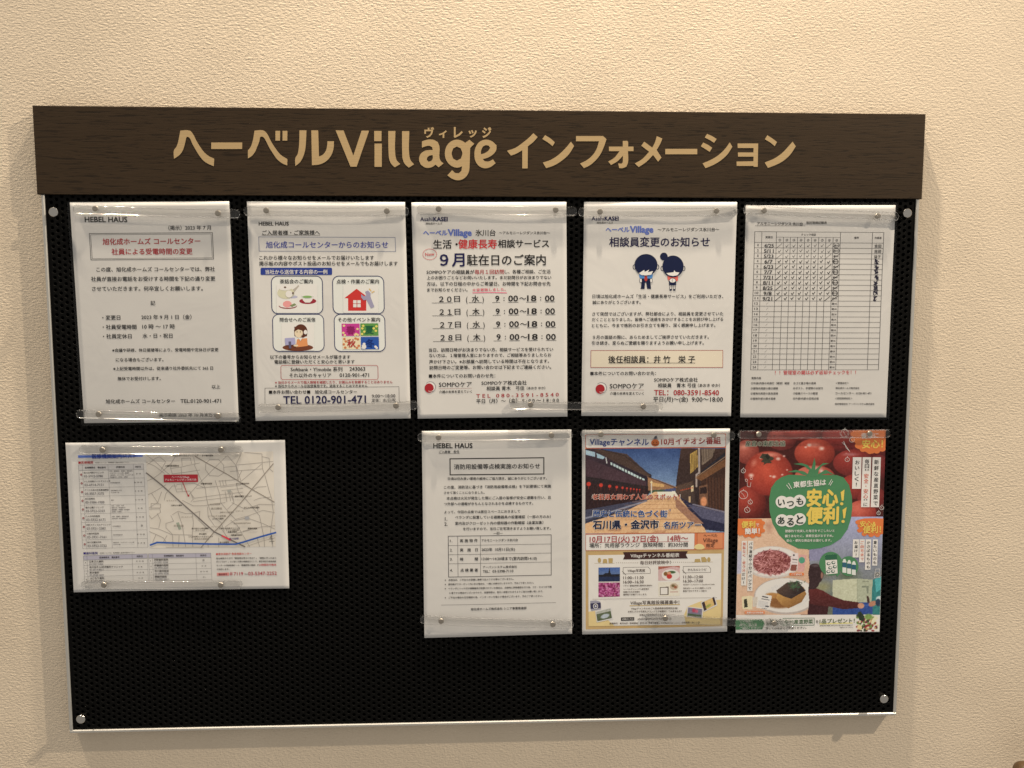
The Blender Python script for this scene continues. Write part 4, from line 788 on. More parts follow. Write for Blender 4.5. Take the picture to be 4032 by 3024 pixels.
# ---- 8: tour film poster
s = Sheet('tour_poster', 'orange-bordered poster with an old wooden street under a deep blue sky', [(2291.5, 1692.6), (2873.8, 1687), (2862.4, 2485.8), (2292.6, 2497.8)], (2240, 1660, 1.843), z=1.8, warp=.5, seed=71, gloss=True)
SHEETS.append(s)
def street(C, u, v):
    C.fill((96, 122, 160)); t_ = np.clip((C.Y - 190) / 330, 0, 1)[:, None]; C.C = np.array((58, 84, 130.)) * (1 - t_) + np.array((126, 146, 164.)) * t_
    C.mott(4, 60)
    C.poly([(560, 470), (700, 455), (790, 478), (790, 520), (560, 520)], (70, 96, 70)); C.ell(740, 492, 70, 24, (78, 84, 116), .4)
    # right row
    C.grad([(812, 195), (1140, 195), (1140, 800), (1000, 780), (770, 540), (780, 420)], (84, 58, 48), (44, 32, 36), (900, 200), (1000, 780))
    C.grad([(770, 470), (900, 430), (920, 600), (1020, 760), (800, 600)], (104, 78, 60), (52, 42, 46), (780, 450), (960, 700))
    C.poly([(880, 235), (930, 205), (935, 330), (880, 380)], (182, 146, 70)); C.line([(893, 240), (893, 365)], 5, (70, 46, 34)); C.line([(908, 228), (908, 350)], 5, (70, 46, 34)); C.line([(922, 215), (922, 340)], 5, (70, 46, 34))
    C.poly([(960, 195), (1060, 195), (1040, 260), (965, 320)], (132, 112, 92))
    for x in range(965, 1060, 12): C.line([(x, 195), (x - 2, 300 - (x - 965) * .6)], 3, (70, 56, 48))
    C.line([(944, 195), (946, 370)], 14, (166, 152, 140)); C.line([(946, 370), (925, 385), (925, 470)], 13, (156, 140, 128))
    C.poly([(960, 360), (1140, 215), (1140, 260), (980, 400)], (52, 48, 56)); C.poly([(920, 410), (1140, 262), (1140, 320), (960, 430)], (128, 84, 50)); C.line([(920, 405), (1140, 250)], 6, (150, 116, 84))
    C.poly([(960, 430), (1140, 320), (1140, 800), (1030, 700), (930, 640)], (78, 48, 36))
    for x in range(1000, 1135, 22): C.line([(x, 410), (x + 4, 720)], 8, (106, 66, 44), .7)
    C.poly([(945, 470), (1005, 455), (1010, 610), (950, 610)], (122, 84, 60)); C.ell(978, 580, 26, 40, (196, 128, 84), .3); C.poly([(952, 480), (1000, 470), (1000, 520), (952, 525)], (58, 36, 34))
    C.poly([(885, 470), (902, 462), (902, 505), (885, 510)], (190, 170, 130)); C.poly([(868, 545), (882, 540), (882, 585), (868, 588)], (180, 150, 110))
    for k in range(7): C.ell(812 + k * 14, 498 - k * 3, 6, 6, (176, 74, 40), .3)
    C.poly([(800, 545), (1130, 730), (1130, 800), (960, 780), (800, 600)], (46, 46, 74)); C.poly([(860, 600), (1130, 660), (1130, 740), (960, 700)], (88, 86, 106)); C.line([(900, 600), (1130, 655)], 10, (118, 112, 122)); C.poly([(868, 690), (885, 668), (900, 690)], (52, 34, 70))
    # left row
    C.grad([(118, 195), (230, 200), (600, 385), (590, 500), (560, 560), (118, 640)], (74, 52, 60), (44, 34, 48), (200, 250), (300, 560))
    C.poly([(230, 200), (420, 235), (595, 392), (570, 400), (330, 290), (180, 205)], (92, 68, 56)); C.line([(235, 200), (400, 245), (598, 392)], 5, (58, 44, 44))
    C.poly([(120, 205), (190, 222), (190, 255), (120, 238)], (150, 170, 196)); C.poly([(200, 228), (262, 256), (248, 272), (205, 262)], (150, 172, 200)); C.line([(268, 262), (275, 300)], 7, (190, 190, 195))
    for k in range(12): x = 300 + k * 21; y = 292 + k * 10.5; C.poly([(x, y), (x + 16, y + 8), (x + 16, y + 26), (x, y + 18)], (168, 182, 196))
    C.poly([(120, 262), (560, 432), (560, 470), (120, 400)], (84, 58, 64)); C.poly([(118, 395), (585, 470), (590, 492), (118, 440)], (52, 38, 40))
    C.poly([(118, 440), (585, 490), (560, 560), (118, 640)], (60, 34, 36))
    for x in range(180, 560, 26): C.line([(x, 455), (x, 600 - (x - 180) * .1)], 5, (92, 50, 36), .6)
    C.poly([(570, 400), (640, 420), (790, 478), (700, 490), (575, 500)], (150, 108, 72)); C.line([(575, 400), (770, 478)], 6, (82, 60, 54)); C.poly([(600, 440), (690, 455), (690, 475), (600, 468)], (186, 146, 90))
    for x, y, r in ((143, 452, 18), (232, 460, 16), (295, 468, 13), (346, 474, 11), (388, 479, 10), (420, 483, 8), (448, 486, 8), (470, 489, 7), (492, 491, 7), (512, 493, 6)): C.ell(x, y, r, r * 1.0, (200, 54, 36), .25); C.line([(x, y + r), (x, y + r + 14)], 2.5, (160, 60, 40))
    C.line([(598, 432), (598, 575)], 8, (186, 176, 158)); C.ell(598, 440, 12, 8, (200, 180, 130), .3)
    # street
    C.grad([(620, 510), (770, 510), (880, 650), (980, 770), (1000, 810), (110, 810), (118, 740), (420, 620)], (196, 156, 110), (202, 158, 112), (600, 520), (500, 800))
    C.poly([(118, 640), (560, 560), (620, 545), (430, 640), (118, 740)], (74, 74, 92)); C.line([(118, 700), (300, 655), (560, 575)], 12, (128, 128, 138)); C.line([(118, 728), (420, 640)], 5, (40, 42, 56))
    C.poly([(770, 545), (820, 590), (980, 740), (900, 740), (775, 620)], (150, 108, 84)); C.poly([(640, 510), (770, 505), (790, 540), (650, 560)], (228, 202, 160))
    for k in range(9): y = 560 + k * k * 3.6 + k * 4; C.line([(560 - k * 50, y), (790 + k * 24, y - 8)], 2 + k * .4, (158, 112, 78), .7)
    for k in range(7): C.line([(660 + k * 14, 560), (180 + k * 140, 805)], 2.2, (168, 122, 86), .6)
    for a, b_ in ((300, 770), (520, 720), (640, 660), (740, 760), (420, 800), (620, 790)): C.poly([(a, b_), (a + 90, b_ - 4), (a + 70, b_ + 24), (a - 24, b_ + 26)], (176, 126, 88), .7)
    lum = C.C.mean(1, keepdims=True); C.C = np.clip(lum + (C.C - lum) * 1.1, 0, 255); C.C = np.clip(np.where(lum < 118, C.C * (.55 + .45 * lum / 118), C.C * (1 + .14 * (lum - 118) / 100)), 4, 255); C.mott(8, 5)
def front(C, u, v):
    C.fill((214, 170, 120)); C.poly([(110, 80), (1145, 80), (1145, 960), (110, 960)], (214, 112, 60))
    C.poly([(100, 925), (1150, 925), (1150, 1520), (100, 1520)], (188, 152, 92)); C.mott(2, 30)
s.pic([(119, 98), (1140, 88), (1115, 1482), (122, 1508)], 90, 120, front, 'poster_ground', lift=.1)
s.RR(121, 96, 1137, 192, 14, (226, 214, 196), (178, 74, 50), 3, 'banner', 2, dy=-8)
s.pic([(120, 197), (1136, 190), (1128, 802), (118, 812)], 300, 185, street, 'street_photo', lift=.35)
s.T('Villageチャンネル', 150, 580, 145, 148, (44, 66, 122), .026, 'heading', lay=5); s.T('10月イチオシ番組', 668, 1102, 144, 136, (150, 44, 40), .028, 'heading', lay=5)
s.E(626, 154, 30, 26, (190, 92, 30), I, 5); s.P([(600, 128), (650, 128), (638, 112), (640, 100), (622, 108), (614, 122)], (44, 48, 66), I, 6); s.P([(608, 148), (618, 148), (613, 156)], (60, 30, 20), I, 7); s.P([(632, 148), (642, 148), (637, 156)], (60, 30, 20), I, 7); s.L([(606, 162), (626, 170), (645, 162)], 4, (60, 30, 20), I, 7)
def outl(t_, x0, x1, y0, y1, col, b1, b2, white=(226, 214, 196)):
    s.T(t_, x0 - 4, x1 + 4, y0, y1, white, b2, 'caption_outline', lay=6); s.T(t_, x0, x1, y0, y1, col, b1, 'caption', lay=8)
outl('老若男女問わず人気のスポット！', 168, 805, 545, 545, (176, 66, 30), .022, .045); outl('歴史と伝統に色づく街', 170, 714, 665, 668, (36, 70, 122), .03, .055); outl('石川県・金沢市', 172, 652, 748, 744, (20, 26, 56), .034, .06); outl('名所ツアー', 686, 958, 750, 748, (28, 48, 96), .026, .055)
s.L([(724, 640), (736, 636), (733, 650)], 3, (52, 90, 138), 'caption', 8)
s.P([(122, 818), (912, 808), (910, 926), (122, 934)], (224, 210, 190), 'date_box', 3); s.L([(122, 818), (912, 808), (910, 926), (122, 934)], 3, (190, 96, 60), 'date_box', 4, True)
s.T('10月17日(火) 27日(金)　14時～', 150, 864, 852, 845, (160, 40, 42), .018, 'date_text', lay=6); s.L([(150, 878), (866, 868)], 2.4, (160, 40, 42), 'date_text', 6); s.T('場所：共用部ラウンジ  放映時間：約30分間', 148, 862, 898, 891, K, .012, 'date_text', lay=6)
s.P([(930, 808), (1117, 804), (1117, 920), (930, 922)], (208, 124, 74), 'date_box', 3); s.L([(930, 808), (1117, 804), (1117, 920), (930, 922)], 2.4, (176, 88, 48), 'date_box', 4, True)
s.P([(905, 915), (915, 895), (930, 888), (948, 885), (966, 890), (978, 900), (985, 918), (960, 926), (930, 926)], (226, 190, 120), I, 5)
s.T('ヘーベル', 976, 1076, 825, 823, (92, 48, 34), .01, 'date_text', lay=6); s.T('Village', 972, 1080, 862, 860, (92, 48, 34), .006, 'date_text', lay=6, c=.3); s.T('限定', 996, 1055, 898, 896, (92, 48, 34), .01, 'date_text', lay=6)
CR = (218, 208, 186)
s.P([(141, 968), (1106, 956), (1100, 1468), (142, 1484)], CR, 'programme_panel', 2)
s.P([(142, 1378), (200, 1372), (250, 1400), (300, 1455), (330, 1481), (142, 1484)], (212, 184, 118), 'programme_panel', 3); s.P([(860, 1340), (960, 1300), (1104, 1290), (1100, 1468), (850, 1472), (835, 1400)], (212, 184, 118), 'programme_panel', 3)
s.P([(392, 946), (862, 939), (848, 966), (863, 992), (392, 999), (404, 972)], (62, 32, 28), 'banner', 4); s.T('Villageチャンネル番組表', 446, 800, 971, 967, (226, 212, 192), .01, 'banner_text', lay=6)
s.T('毎日好評放映中！', 516, 738, 1023, 1019, (84, 62, 50), .008, lay=5)
for x in range(345, 500, 14): s.E(x, 1023, 3, 3, (150, 134, 108), 'dotted_line', 3, n=6)
for x in range(745, 900, 14): s.E(x, 1019, 3, 3, (150, 134, 108), 'dotted_line', 3, n=6)
for x in range(172, 1075, 8): s.P([(x, 1286 - (x - 172) * .013), (x + 5, 1286 - (x - 172) * .013), (x + 5, 1289 - (x - 172) * .013), (x, 1289 - (x - 172) * .013)], (120, 106, 90), 'dotted_line', 4)
GO = (176, 146, 84)
s.L([(186, 1027), (330, 1026)], 2, GO, I, 3); s.E(221, 1005, 12, 18, GO, I, 4); s.P([(245, 1026), (248, 998), (262, 994), (276, 998), (278, 1026)], GO, I, 4); s.P([(288, 1026), (286, 990), (318, 990), (316, 1026)], GO, I, 4)
s.L([(895, 1020), (1042, 1017)], 2, GO, I, 3); s.P([(910, 1018), (914, 996), (950, 994), (955, 1018)], GO, I, 4); s.P([(962, 1018), (958, 984), (985, 980), (1000, 1000), (998, 1018)], GO, I, 4); s.E(1014, 1000, 12, 18, GO, I, 4)
def cathedral(C, u, v):
    t_ = v[:, None]; C.C = np.array((60, 92, 150.)) * (1 - t_) + np.array((120, 130, 140.)) * t_; C.poly([(212, 1110), (372, 1104), (372, 1162), (212, 1162)], (30, 42, 70)); C.poly([(212, 1112), (250, 1108), (262, 1098), (285, 1098), (293, 1056), (302, 1098), (312, 1112), (372, 1106), (372, 1122), (212, 1126)], (30, 28, 34)); C.mott(6, 6)
s.pic([(214, 1058), (370, 1056), (370, 1158), (214, 1160)], 60, 40, cathedral, 'photo', lift=.3)
def bloss(C, u, v):
    C.fill((150, 60, 100)); C.mott(38, 9); C.C[:, 1] = np.clip(C.C[:, 1] - 10, 20, 200); rg = np.random.default_rng(4)
    for k in range(40): C.ell(rg.uniform(214, 370), rg.uniform(1168, 1270), rg.uniform(5, 12), rg.uniform(4, 9), (rg.uniform(190, 226), rg.uniform(120, 165), rg.uniform(150, 180)), .6, .7)
s.pic([(214, 1167), (370, 1166), (368, 1268), (214, 1272)], 60, 40, bloss, 'photo', lift=.3)
def plate1(C, u, v):
    C.fill((168, 92, 72)); C.poly([(640, 1075), (760, 1050), (812, 1060), (812, 1155), (640, 1155)], (198, 160, 150)); C.ell(738, 1112, 66, 42, (222, 214, 204), .06); C.ell(702, 1104, 18, 18, (128, 84, 34), .3); C.ell(745, 1092, 34, 12, (66, 92, 50), .3); C.ell(728, 1122, 22, 20, (186, 44, 32), .2); C.ell(726, 1098, 16, 12, (206, 140, 100), .3); C.mott(5, 6)
s.pic([(648, 1050), (804, 1046), (804, 1150), (648, 1153)], 60, 40, plate1, 'photo', lift=.3)
def plate2(C, u, v):
    C.fill((214, 202, 176)); C.poly([(660, 1200), (722, 1197), (722, 1256), (660, 1258)], (82, 64, 48)); C.poly([(666, 1206), (716, 1204), (716, 1250), (666, 1252)], (216, 208, 190)); C.ell(762, 1196, 32, 26, (184, 160, 130), .1); C.ell(756, 1190, 16, 12, (110, 92, 50), .4); C.ell(772, 1200, 14, 12, (150, 84, 50), .4); C.line([(735, 1235), (790, 1234)], 4, (178, 120, 110)); C.mott(4, 6)
s.pic([(648, 1165), (804, 1162), (802, 1264), (648, 1267)], 60, 40, plate2, 'photo', lift=.3)
for (x0, y0, x1, y1) in ((393, 1054, 590, 1104), (829, 1047, 1027, 1096)): s.L([(x0, y0 + 3), (x1 - 16, y0), (x1, y0 + 16), (x1, y1 - 4), (x0, y1)], 2.4, (90, 76, 64), 'label_box', 3, True); s.L([(x0 - 6, y1 - 20), (x0 + 20, y1 + 8)], 3, (90, 76, 64), 'label_box', 3)
BR_ = (84, 66, 54)
for t_, a, b_, y, w in (('Village写真館', 425, 552, 1080, .01), ('かんたんレシピ', 862, 997, 1073, .01), ('11:00~11:30', 394, 542, 1131, .004), ('16:00~16:30', 394, 542, 1162, .004), ('イチオシ番組放映後も最新回を放映中♪', 394, 604, 1190, .004), ('ヘーベルヴィレッジ入居者様が', 394, 582, 1215, .006), ('投稿されたお写真を', 394, 514, 1235, .006), ('最新版でお届けいたします。', 394, 566, 1254, .006),
    ('11:30~12:00', 829, 972, 1125, .004), ('16:30~17:00', 829, 972, 1155, .004), ('旭化成ホームプロダクツ in GOLDEN KITCHEN', 828, 1056, 1182, .002), ('旭化成ホームズから簡単レシピを', 828, 1030, 1208, .006), ('動画で分かりやすくご紹介♪', 828, 1000, 1228, .006),
    ('Villageチャンネルのご入居者様参加型特別企画！', 450, 790, 1356, .006), ('お気に入りの写真をラウンジでお披露目してみませんか？', 428, 818, 1378, .006), ('投稿は入居者様限定となります。', 512, 722, 1402, .006), ('photo@om.asahi-kasei.co.jp', 500, 745, 1430, .004), ('投稿締切：毎月20日 / 放映開始：翌月1日 (予定は変更になる場合があります) / 放映期間：約１ヶ月', 294, 948, 1464, .004)):
    s.T(t_, a, b_, y, y - (b_ - a) * .012, BR_, w, lay=5)
s.P([(440, 1332), (806, 1322), (804, 1328), (440, 1338)], (190, 160, 100), 'banner', 4); s.T('Village写真館投稿募集中！', 446, 800, 1314, 1308, BR_, .012, 'heading', lay=5)
s.P([(378, 1420), (474, 1418), (474, 1442), (378, 1445)], (44, 36, 34), 'banner', 5); s.T('応募はこちら', 386, 468, 1432, 1430, (214, 204, 190), .004, 'banner_text', lay=7)
s.P([(155, 1300), (195, 1296), (228, 1306), (232, 1360), (162, 1372)], (150, 144, 150), I, 5); s.P([(155, 1318), (230, 1312), (232, 1350), (158, 1358)], (56, 52, 78), I, 6); s.E(193, 1338, 18, 20, (214, 208, 200), I, 7); s.E(193, 1338, 13, 15, (56, 52, 78), I, 8); s.E(193, 1338, 7, 8, (190, 186, 190), I, 9)
def prt(q, fn): s.P([(q[0][0] - 6, q[0][1] - 5), (q[1][0] + 5, q[1][1] - 6), (q[2][0] + 8, q[2][1] + 6), (q[3][0] - 4, q[3][1] + 8)], (204, 196, 184), I, 5); s.pic(q, 36, 26, fn, 'photo', lift=.5)
def ph1(C, u, v): C.fill((84, 92, 60)); C.mix((v < .25).astype(float), (170, 168, 150)); C.ell(262, 1410, 38, 18, (170, 176, 176), .3, rot=-.3); C.mott(9, 6)
def ph2(C, u, v): C.fill((120, 112, 126)); C.mix((v > .7).astype(float), (70, 90, 60)); C.ell(905, 1368, 16, 18, (178, 60, 84), .4); C.ell(925, 1374, 14, 15, (190, 90, 110), .4); C.mott(5, 6)
def ph3(C, u, v): C.fill((208, 170, 96)); C.mix((u < .22).astype(float), (62, 44, 44)); C.mix((u > .84).astype(float), (62, 44, 44)); C.ell(1010, 1335, 30, 12, (150, 150, 60), .5, rot=-.6); C.mott(5, 6)
prt([(196, 1380), (300, 1354), (312, 1424), (206, 1448)], ph1); prt([(864, 1346), (966, 1358), (960, 1420), (858, 1406)], ph2); prt([(962, 1312), (1052, 1270), (1068, 1324), (980, 1372)], ph3)
# ---- 9: grocery co-operative poster
s = Sheet('grocery_poster', 'poster with red tomatoes and a big green tomato shape under yellow lettering', [(2914, 1697), (3488, 1691), (3462.3, 2488), (2896.4, 2492)], (2860, 1660, 1.843), z=1.6, warp=.4, seed=81, gloss=True)
SHEETS.append(s)
def groc(C, u, v):
    C.fill((70, 20, 16))
    R1, R0 = (206, 74, 44), (110, 24, 18)
    for x, y, rx, ry, a, b_ in ((150, 220, 90, 90, (190, 92, 70), (120, 40, 30)), (400, 130, 110, 80, (170, 70, 56), (96, 30, 26)), (560, 80, 150, 60, (176, 60, 44), (92, 24, 20)), (860, 110, 170, 110, (158, 48, 38), (84, 20, 20)), (1060, 180, 150, 120, (130, 36, 32), (76, 18, 20)), (1110, 330, 90, 90, (140, 42, 38), (80, 20, 22)),
                                (640, 230, 150, 110, (200, 76, 48), (122, 34, 22)), (920, 300, 150, 100, (164, 50, 38), (96, 24, 22)), (640, 400, 150, 85, (214, 110, 84), (150, 44, 30)), (950, 470, 130, 95, (168, 52, 38), (100, 26, 22)), (1060, 560, 110, 90, (150, 44, 36), (90, 24, 22)), (980, 660, 110, 90, (206, 96, 72), (136, 36, 26)), (170, 590, 120, 130, (170, 56, 38), (84, 20, 14))):
        C.ball(x, y, rx, ry, a, b_)
    C.ball(305, 375, 180, 165, R1, R0, -.1, -.2); C.ell(320, 240, 100, 26, (236, 160, 132), .9, .7); C.ell(200, 300, 26, 40, (232, 150, 122), .9, .6, rot=.5); C.ell(640, 170, 60, 26, (214, 150, 130), .9, .55); C.ell(900, 238, 80, 18, (190, 140, 140), .9, .6); C.ell(650, 345, 70, 24, (240, 200, 180), .9, .7); C.ell(130, 180, 40, 30, (236, 170, 140), .9, .6)
    for x, y, r in ((250, 262, 10), (375, 270, 14), (418, 250, 8), (180, 390, 16), (405, 385, 7), (345, 400, 12), (320, 395, 7), (440, 350, 6), (600, 170, 14), (575, 185, 8), (690, 195, 16), (690, 360, 12), (330, 165, 10)): C.ell(x, y, r * 1.7, r * 1.25, (240, 205, 185), .8, .85)
    C.ell(290, 285, 50, 26, (140, 40, 24), .8, .8)
    C.poly([(240, 262), (262, 232), (285, 235), (300, 232), (318, 250), (345, 262), (340, 278), (320, 285), (330, 300), (295, 300), (268, 318), (275, 298), (250, 290), (268, 272)], (62, 60, 42)); C.poly([(278, 250), (296, 236), (318, 262), (300, 276)], (34, 34, 26))
    C.ell(870, 230, 10, 6, (210, 150, 130), .5, .4)
    # lower left: wooden table with plates
    wood = [(60, 705), (330, 700), (600, 935), (598, 990), (604, 1040), (592, 1100), (600, 1160), (590, 1220), (598, 1290), (588, 1400), (60, 1404)]
    C.grad(wood, (214, 176, 140), (204, 160, 124), (100, 720), (500, 1390))
    for y in (760, 820, 880, 940): C.line([(80, y), (340, y - 12)], 5, (196, 152, 118), .5)
    C.ell(310, 760, 40, 60, (170, 110, 84), .9, .6)
    m = C.pm(wood); keep = C.C.copy()
    C.ell(85, 1020, 60, 90, (176, 170, 180), .1)
    C.ell(330, 1020, 210, 118, (196, 182, 166), .02); C.ell(330, 1014, 202, 108, (226, 216, 202), .05)
    C.ell(330, 1020, 150, 95, (112, 40, 44), .12)
    rg = np.random.default_rng(9)
    C.ell(328, 1110, 120, 14, (240, 232, 220), .8, .6)
    for k in range(420):
        a = rg.uniform(0, 6.28); r = math.sqrt(rg.uniform(0, 1)); x = 328 + 140 * r * math.cos(a); y = 1022 + 88 * r * math.sin(a); d = rg.uniform(0, 3.14); l = rg.uniform(10, 26); g_ = rg.uniform(-85, 48)
        C.line([(x - l * math.cos(d), y - l * math.sin(d) * .7), (x + l * math.cos(d), y + l * math.sin(d) * .7)], 5, (184 + g_, 116 + g_, 108 + g_), .85)
    C.ell(430, 1265, 232, 135, (178, 162, 146), .02); C.ell(430, 1260, 224, 126, (222, 214, 202), .04); C.ell(440, 1262, 180, 92, (208, 200, 186), .1)
    C.ell(390, 1300, 130, 62, (134, 82, 32), .25, .95); C.ell(330, 1262, 60, 26, (176, 122, 58), .4)
    C.grad([(375, 1240), (440, 1180), (560, 1200), (580, 1250), (545, 1310), (450, 1355), (400, 1330), (360, 1280)], (196, 146, 70), (140, 92, 40), (400, 1230), (470, 1350))
    C.grad([(360, 1225), (440, 1165), (520, 1160), (575, 1225), (530, 1250), (470, 1285), (420, 1270), (370, 1245)], (84, 62, 48), (48, 36, 34), (400, 1200), (500, 1280))
    for k in range(70): a = rg.uniform(0, 6.28); x = 500 + rg.normal(0, 26); y = 1182 + rg.normal(0, 16); C.line([(x, y), (x + 22 * math.cos(a), y + 14 * math.sin(a))], 4, (60 + rg.uniform(-15, 30), 78 + rg.uniform(-15, 30), 58), .9)
    C.poly([(112, 1268), (190, 1264), (186, 1362), (116, 1360)], (214, 196, 150)); C.poly([(126, 1290), (148, 1284), (156, 1345), (130, 1350)], (50, 48, 34)); C.poly([(190, 1275), (225, 1270), (225, 1340), (190, 1345)], (196, 182, 160))
    C.poly([(236, 1246), (330, 1264), (308, 1366), (216, 1350)], (224, 220, 212)); C.line([(262, 1268), (300, 1276)], 8, (50, 46, 46)); C.line([(256, 1285), (310, 1294)], 6, (90, 86, 84))
    for k in range(5): C.line([(232, 1300 + k * 9), (300, 1312 + k * 9)], 3, (150, 146, 142), .8)
    C.line([(285, 1338), (304, 1341)], 9, (60, 56, 56)); C.line([(258, 1353), (292, 1358)], 4, (90, 86, 84))
    C.poly([(472, 950), (520, 955), (505, 1085), (458, 1082)], (216, 196, 184)); C.poly([(524, 962), (582, 968), (560, 1090), (512, 1086)], (206, 150, 136)); C.ell(546, 1005, 24, 24, (72, 146, 112), .06); C.poly([(470, 1035), (512, 1038), (505, 1084), (460, 1080)], (134, 72, 58)); C.line([(480, 998), (512, 1002)], 6, (70, 60, 58)); C.line([(478, 1018), (510, 1022)], 3, (110, 96, 90)); C.ell(488, 968, 8, 8, (60, 60, 60), .3)
    # keep the plates on their own side of the wavy seam
    right = np.clip(C.pm([(598, 925), (600, 990), (606, 1040), (594, 1100), (602, 1160), (592, 1220), (600, 1290), (590, 1402), (1130, 1402), (1150, 690), (900, 690)]), 0, 1)
    base = C.C.copy(); t_ = np.clip((C.Y - 700) / 700, 0, 1)[:, None]; C.C = np.array((160, 160, 186.)) * (1 - t_) + np.array((96, 100, 80.)) * t_
    C.ell(680, 960, 90, 60, (120, 116, 140), .5, .8); C.poly([(600, 900), (730, 900), (730, 1000), (600, 1010)], (134, 130, 152)); C.ell(700, 1080, 120, 70, (110, 108, 76), .8); C.ell(880, 1110, 120, 80, (84, 96, 66), .8, .8); C.ell(700, 1200, 90, 60, (140, 136, 96), .8); C.ell(1000, 990, 160, 70, (104, 100, 122), .7, .7); C.ell(900, 1240, 200, 80, (112, 124, 104), .7, .7)
    C.poly([(1050, 1150), (1130, 1120), (1120, 1400), (1040, 1400)], (38, 118, 112)); C.poly([(1075, 1140), (1130, 1120), (1128, 1210), (1085, 1240)], (66, 160, 154)); C.ell(1110, 1285, 30, 24, (190, 200, 196), .3)
    C.poly([(770, 1300), (1060, 1300), (1060, 1402), (770, 1402)], (40, 70, 132)); C.line([(780, 1335), (1050, 1330)], 8, (60, 94, 158))
    C.poly([(770, 1150), (948, 1138), (948, 1312), (770, 1292)], (186, 184, 148)); C.poly([(948, 1138), (1060, 1146), (1052, 1310), (948, 1312)], (166, 168, 136)); C.poly([(982, 1192), (1030, 1192), (1030, 1245), (1018, 1245), (1014, 1204), (982, 1204)], (126, 130, 106)); C.line([(948, 1140), (948, 1310)], 3, (140, 142, 114)); C.line([(990, 1158), (1030, 1160)], 5, (110, 112, 90))
    C.grad([(590, 1180), (640, 1205), (700, 1225), (760, 1262), (850, 1295), (960, 1310), (956, 1352), (850, 1362), (740, 1340), (730, 1400), (588, 1400)], (96, 34, 30), (66, 24, 24), (700, 1220), (700, 1390))
    C.ell(640, 1105, 66, 78, (54, 34, 34), .06); C.poly([(590, 1100), (690, 1110), (668, 1190), (640, 1215), (590, 1215)], (54, 34, 34)); C.ell(645, 1045, 44, 12, (98, 84, 82), .5, .6); C.ell(692, 1115, 10, 30, (176, 124, 98), .4, .8)
    C.ell(975, 1335, 26, 22, (196, 138, 104), .15); C.ell(1060, 1320, 34, 20, (178, 120, 88), .15, rot=-.4); C.poly([(1015, 1262), (1032, 1268), (1040, 1310), (1022, 1320)], (70, 44, 36)); C.ell(1100, 1312, 22, 30, (38, 56, 74), .2); C.poly([(590, 1320), (740, 1345), (732, 1402), (588, 1402)], (60, 24, 26))
    C.mott(4, 8); C.C = base * (1 - right[:, None]) + C.C * right[:, None]
    C.poly([(40, 1402), (1140, 1400), (1130, 1560), (40, 1560)], (222, 212, 194))
    for k in range(90): x = 1022 + rg.normal(0, 38); y = 1468 + rg.normal(0, 28); c_ = [(150, 44, 40), (108, 132, 60), (58, 66, 40), (206, 196, 150), (196, 150, 90), (120, 40, 60)][rg.integers(6)]; C.ell(min(max(x, 950), 1095), min(max(y, 1400), 1516), rg.uniform(7, 15), rg.uniform(6, 14), c_, .3)
    C.poly([(950, 1385), (972, 1375), (1000, 1410), (996, 1450), (962, 1440)], (40, 52, 34)); C.ell(1030, 1415, 36, 26, (116, 146, 66), .4); C.ell(1068, 1440, 14, 40, (212, 204, 160), .3, rot=.5); C.ell(965, 1492, 20, 18, (222, 190, 130), .2)
    C.mott(5, 7)
s.pic([(100, 66), (1158, 58), (1108, 1522), (68, 1530)], 340, 480, groc, 'printed_picture', lift=.1)
GN = (66, 124, 76); OR = (214, 108, 40); YE = (222, 182, 62); CW = (224, 212, 192)
def blob(pts, col, part, lay=2): s.P(pts, col, part, lay)
blob([(400, 402), (450, 385), (540, 388), (580, 394), (640, 388), (700, 386), (800, 388), (850, 405), (890, 460), (910, 540), (914, 620), (905, 700), (880, 780), (830, 850), (760, 895), (680, 918), (600, 926), (520, 920), (440, 880), (380, 820), (335, 740), (312, 650), (310, 560), (325, 480), (360, 430)], GN, 'green_tomato_shape')
for q in ([(570, 392), (590, 380), (600, 350), (560, 320), (485, 306), (545, 300), (590, 315), (615, 345), (628, 300), (638, 262), (646, 300), (644, 350), (665, 330), (700, 300), (745, 302), (695, 318), (670, 352), (665, 380), (720, 348), (790, 390), (740, 375), (690, 385), (640, 398)], [(440, 366), (500, 350), (560, 360), (600, 385), (560, 388), (520, 368)]): blob(q, GN, 'green_tomato_shape', 3)
def cloud(cx, cy, rx, ry, part='orange_cloud', n=14):
    s.E(cx, cy, rx, ry, OR, part, 2, n=24)
    for k in range(n): a = 2 * PI * k / n; s.E(cx + rx * .9 * math.cos(a), cy + ry * .88 * math.sin(a), rx * .25, ry * .28, OR, part, 3, n=10)
s.P([(922, 62), (1156, 60), (1153, 195), (1130, 215), (1090, 218), (1060, 232), (1020, 225), (985, 205), (950, 196), (938, 160), (915, 120)], OR, 'orange_cloud', 2)
for x, y in ((955, 175), (990, 200), (1040, 215), (1090, 212), (1130, 198), (925, 130), (925, 90)): s.E(x, y, 24, 20, OR, 'orange_cloud', 3, n=12)
s.P([(84, 704), (255, 706), (270, 740), (262, 800), (240, 828), (180, 838), (130, 828), (80, 815)], OR, 'orange_cloud', 2)
for x, y in ((262, 735), (262, 790), (235, 822), (190, 830), (140, 826), (100, 812)): s.E(x, y, 18, 15, OR, 'orange_cloud', 3, n=12)
s.P([(958, 712), (1000, 702), (1080, 700), (1139, 703), (1135, 815), (1080, 828), (1010, 818), (975, 790), (950, 760)], OR, 'orange_cloud', 2)
for x, y in ((955, 730), (968, 790), (1000, 815), (1050, 822), (1095, 822)): s.E(x, y, 20, 16, OR, 'orange_cloud', 3, n=12)
s.T('健康に', 980, 1105, 104, 100, CW, .02, 'slogan', lay=6); s.T('安心！', 982, 1135, 163, 160, YE, .03, 'slogan', lay=6)
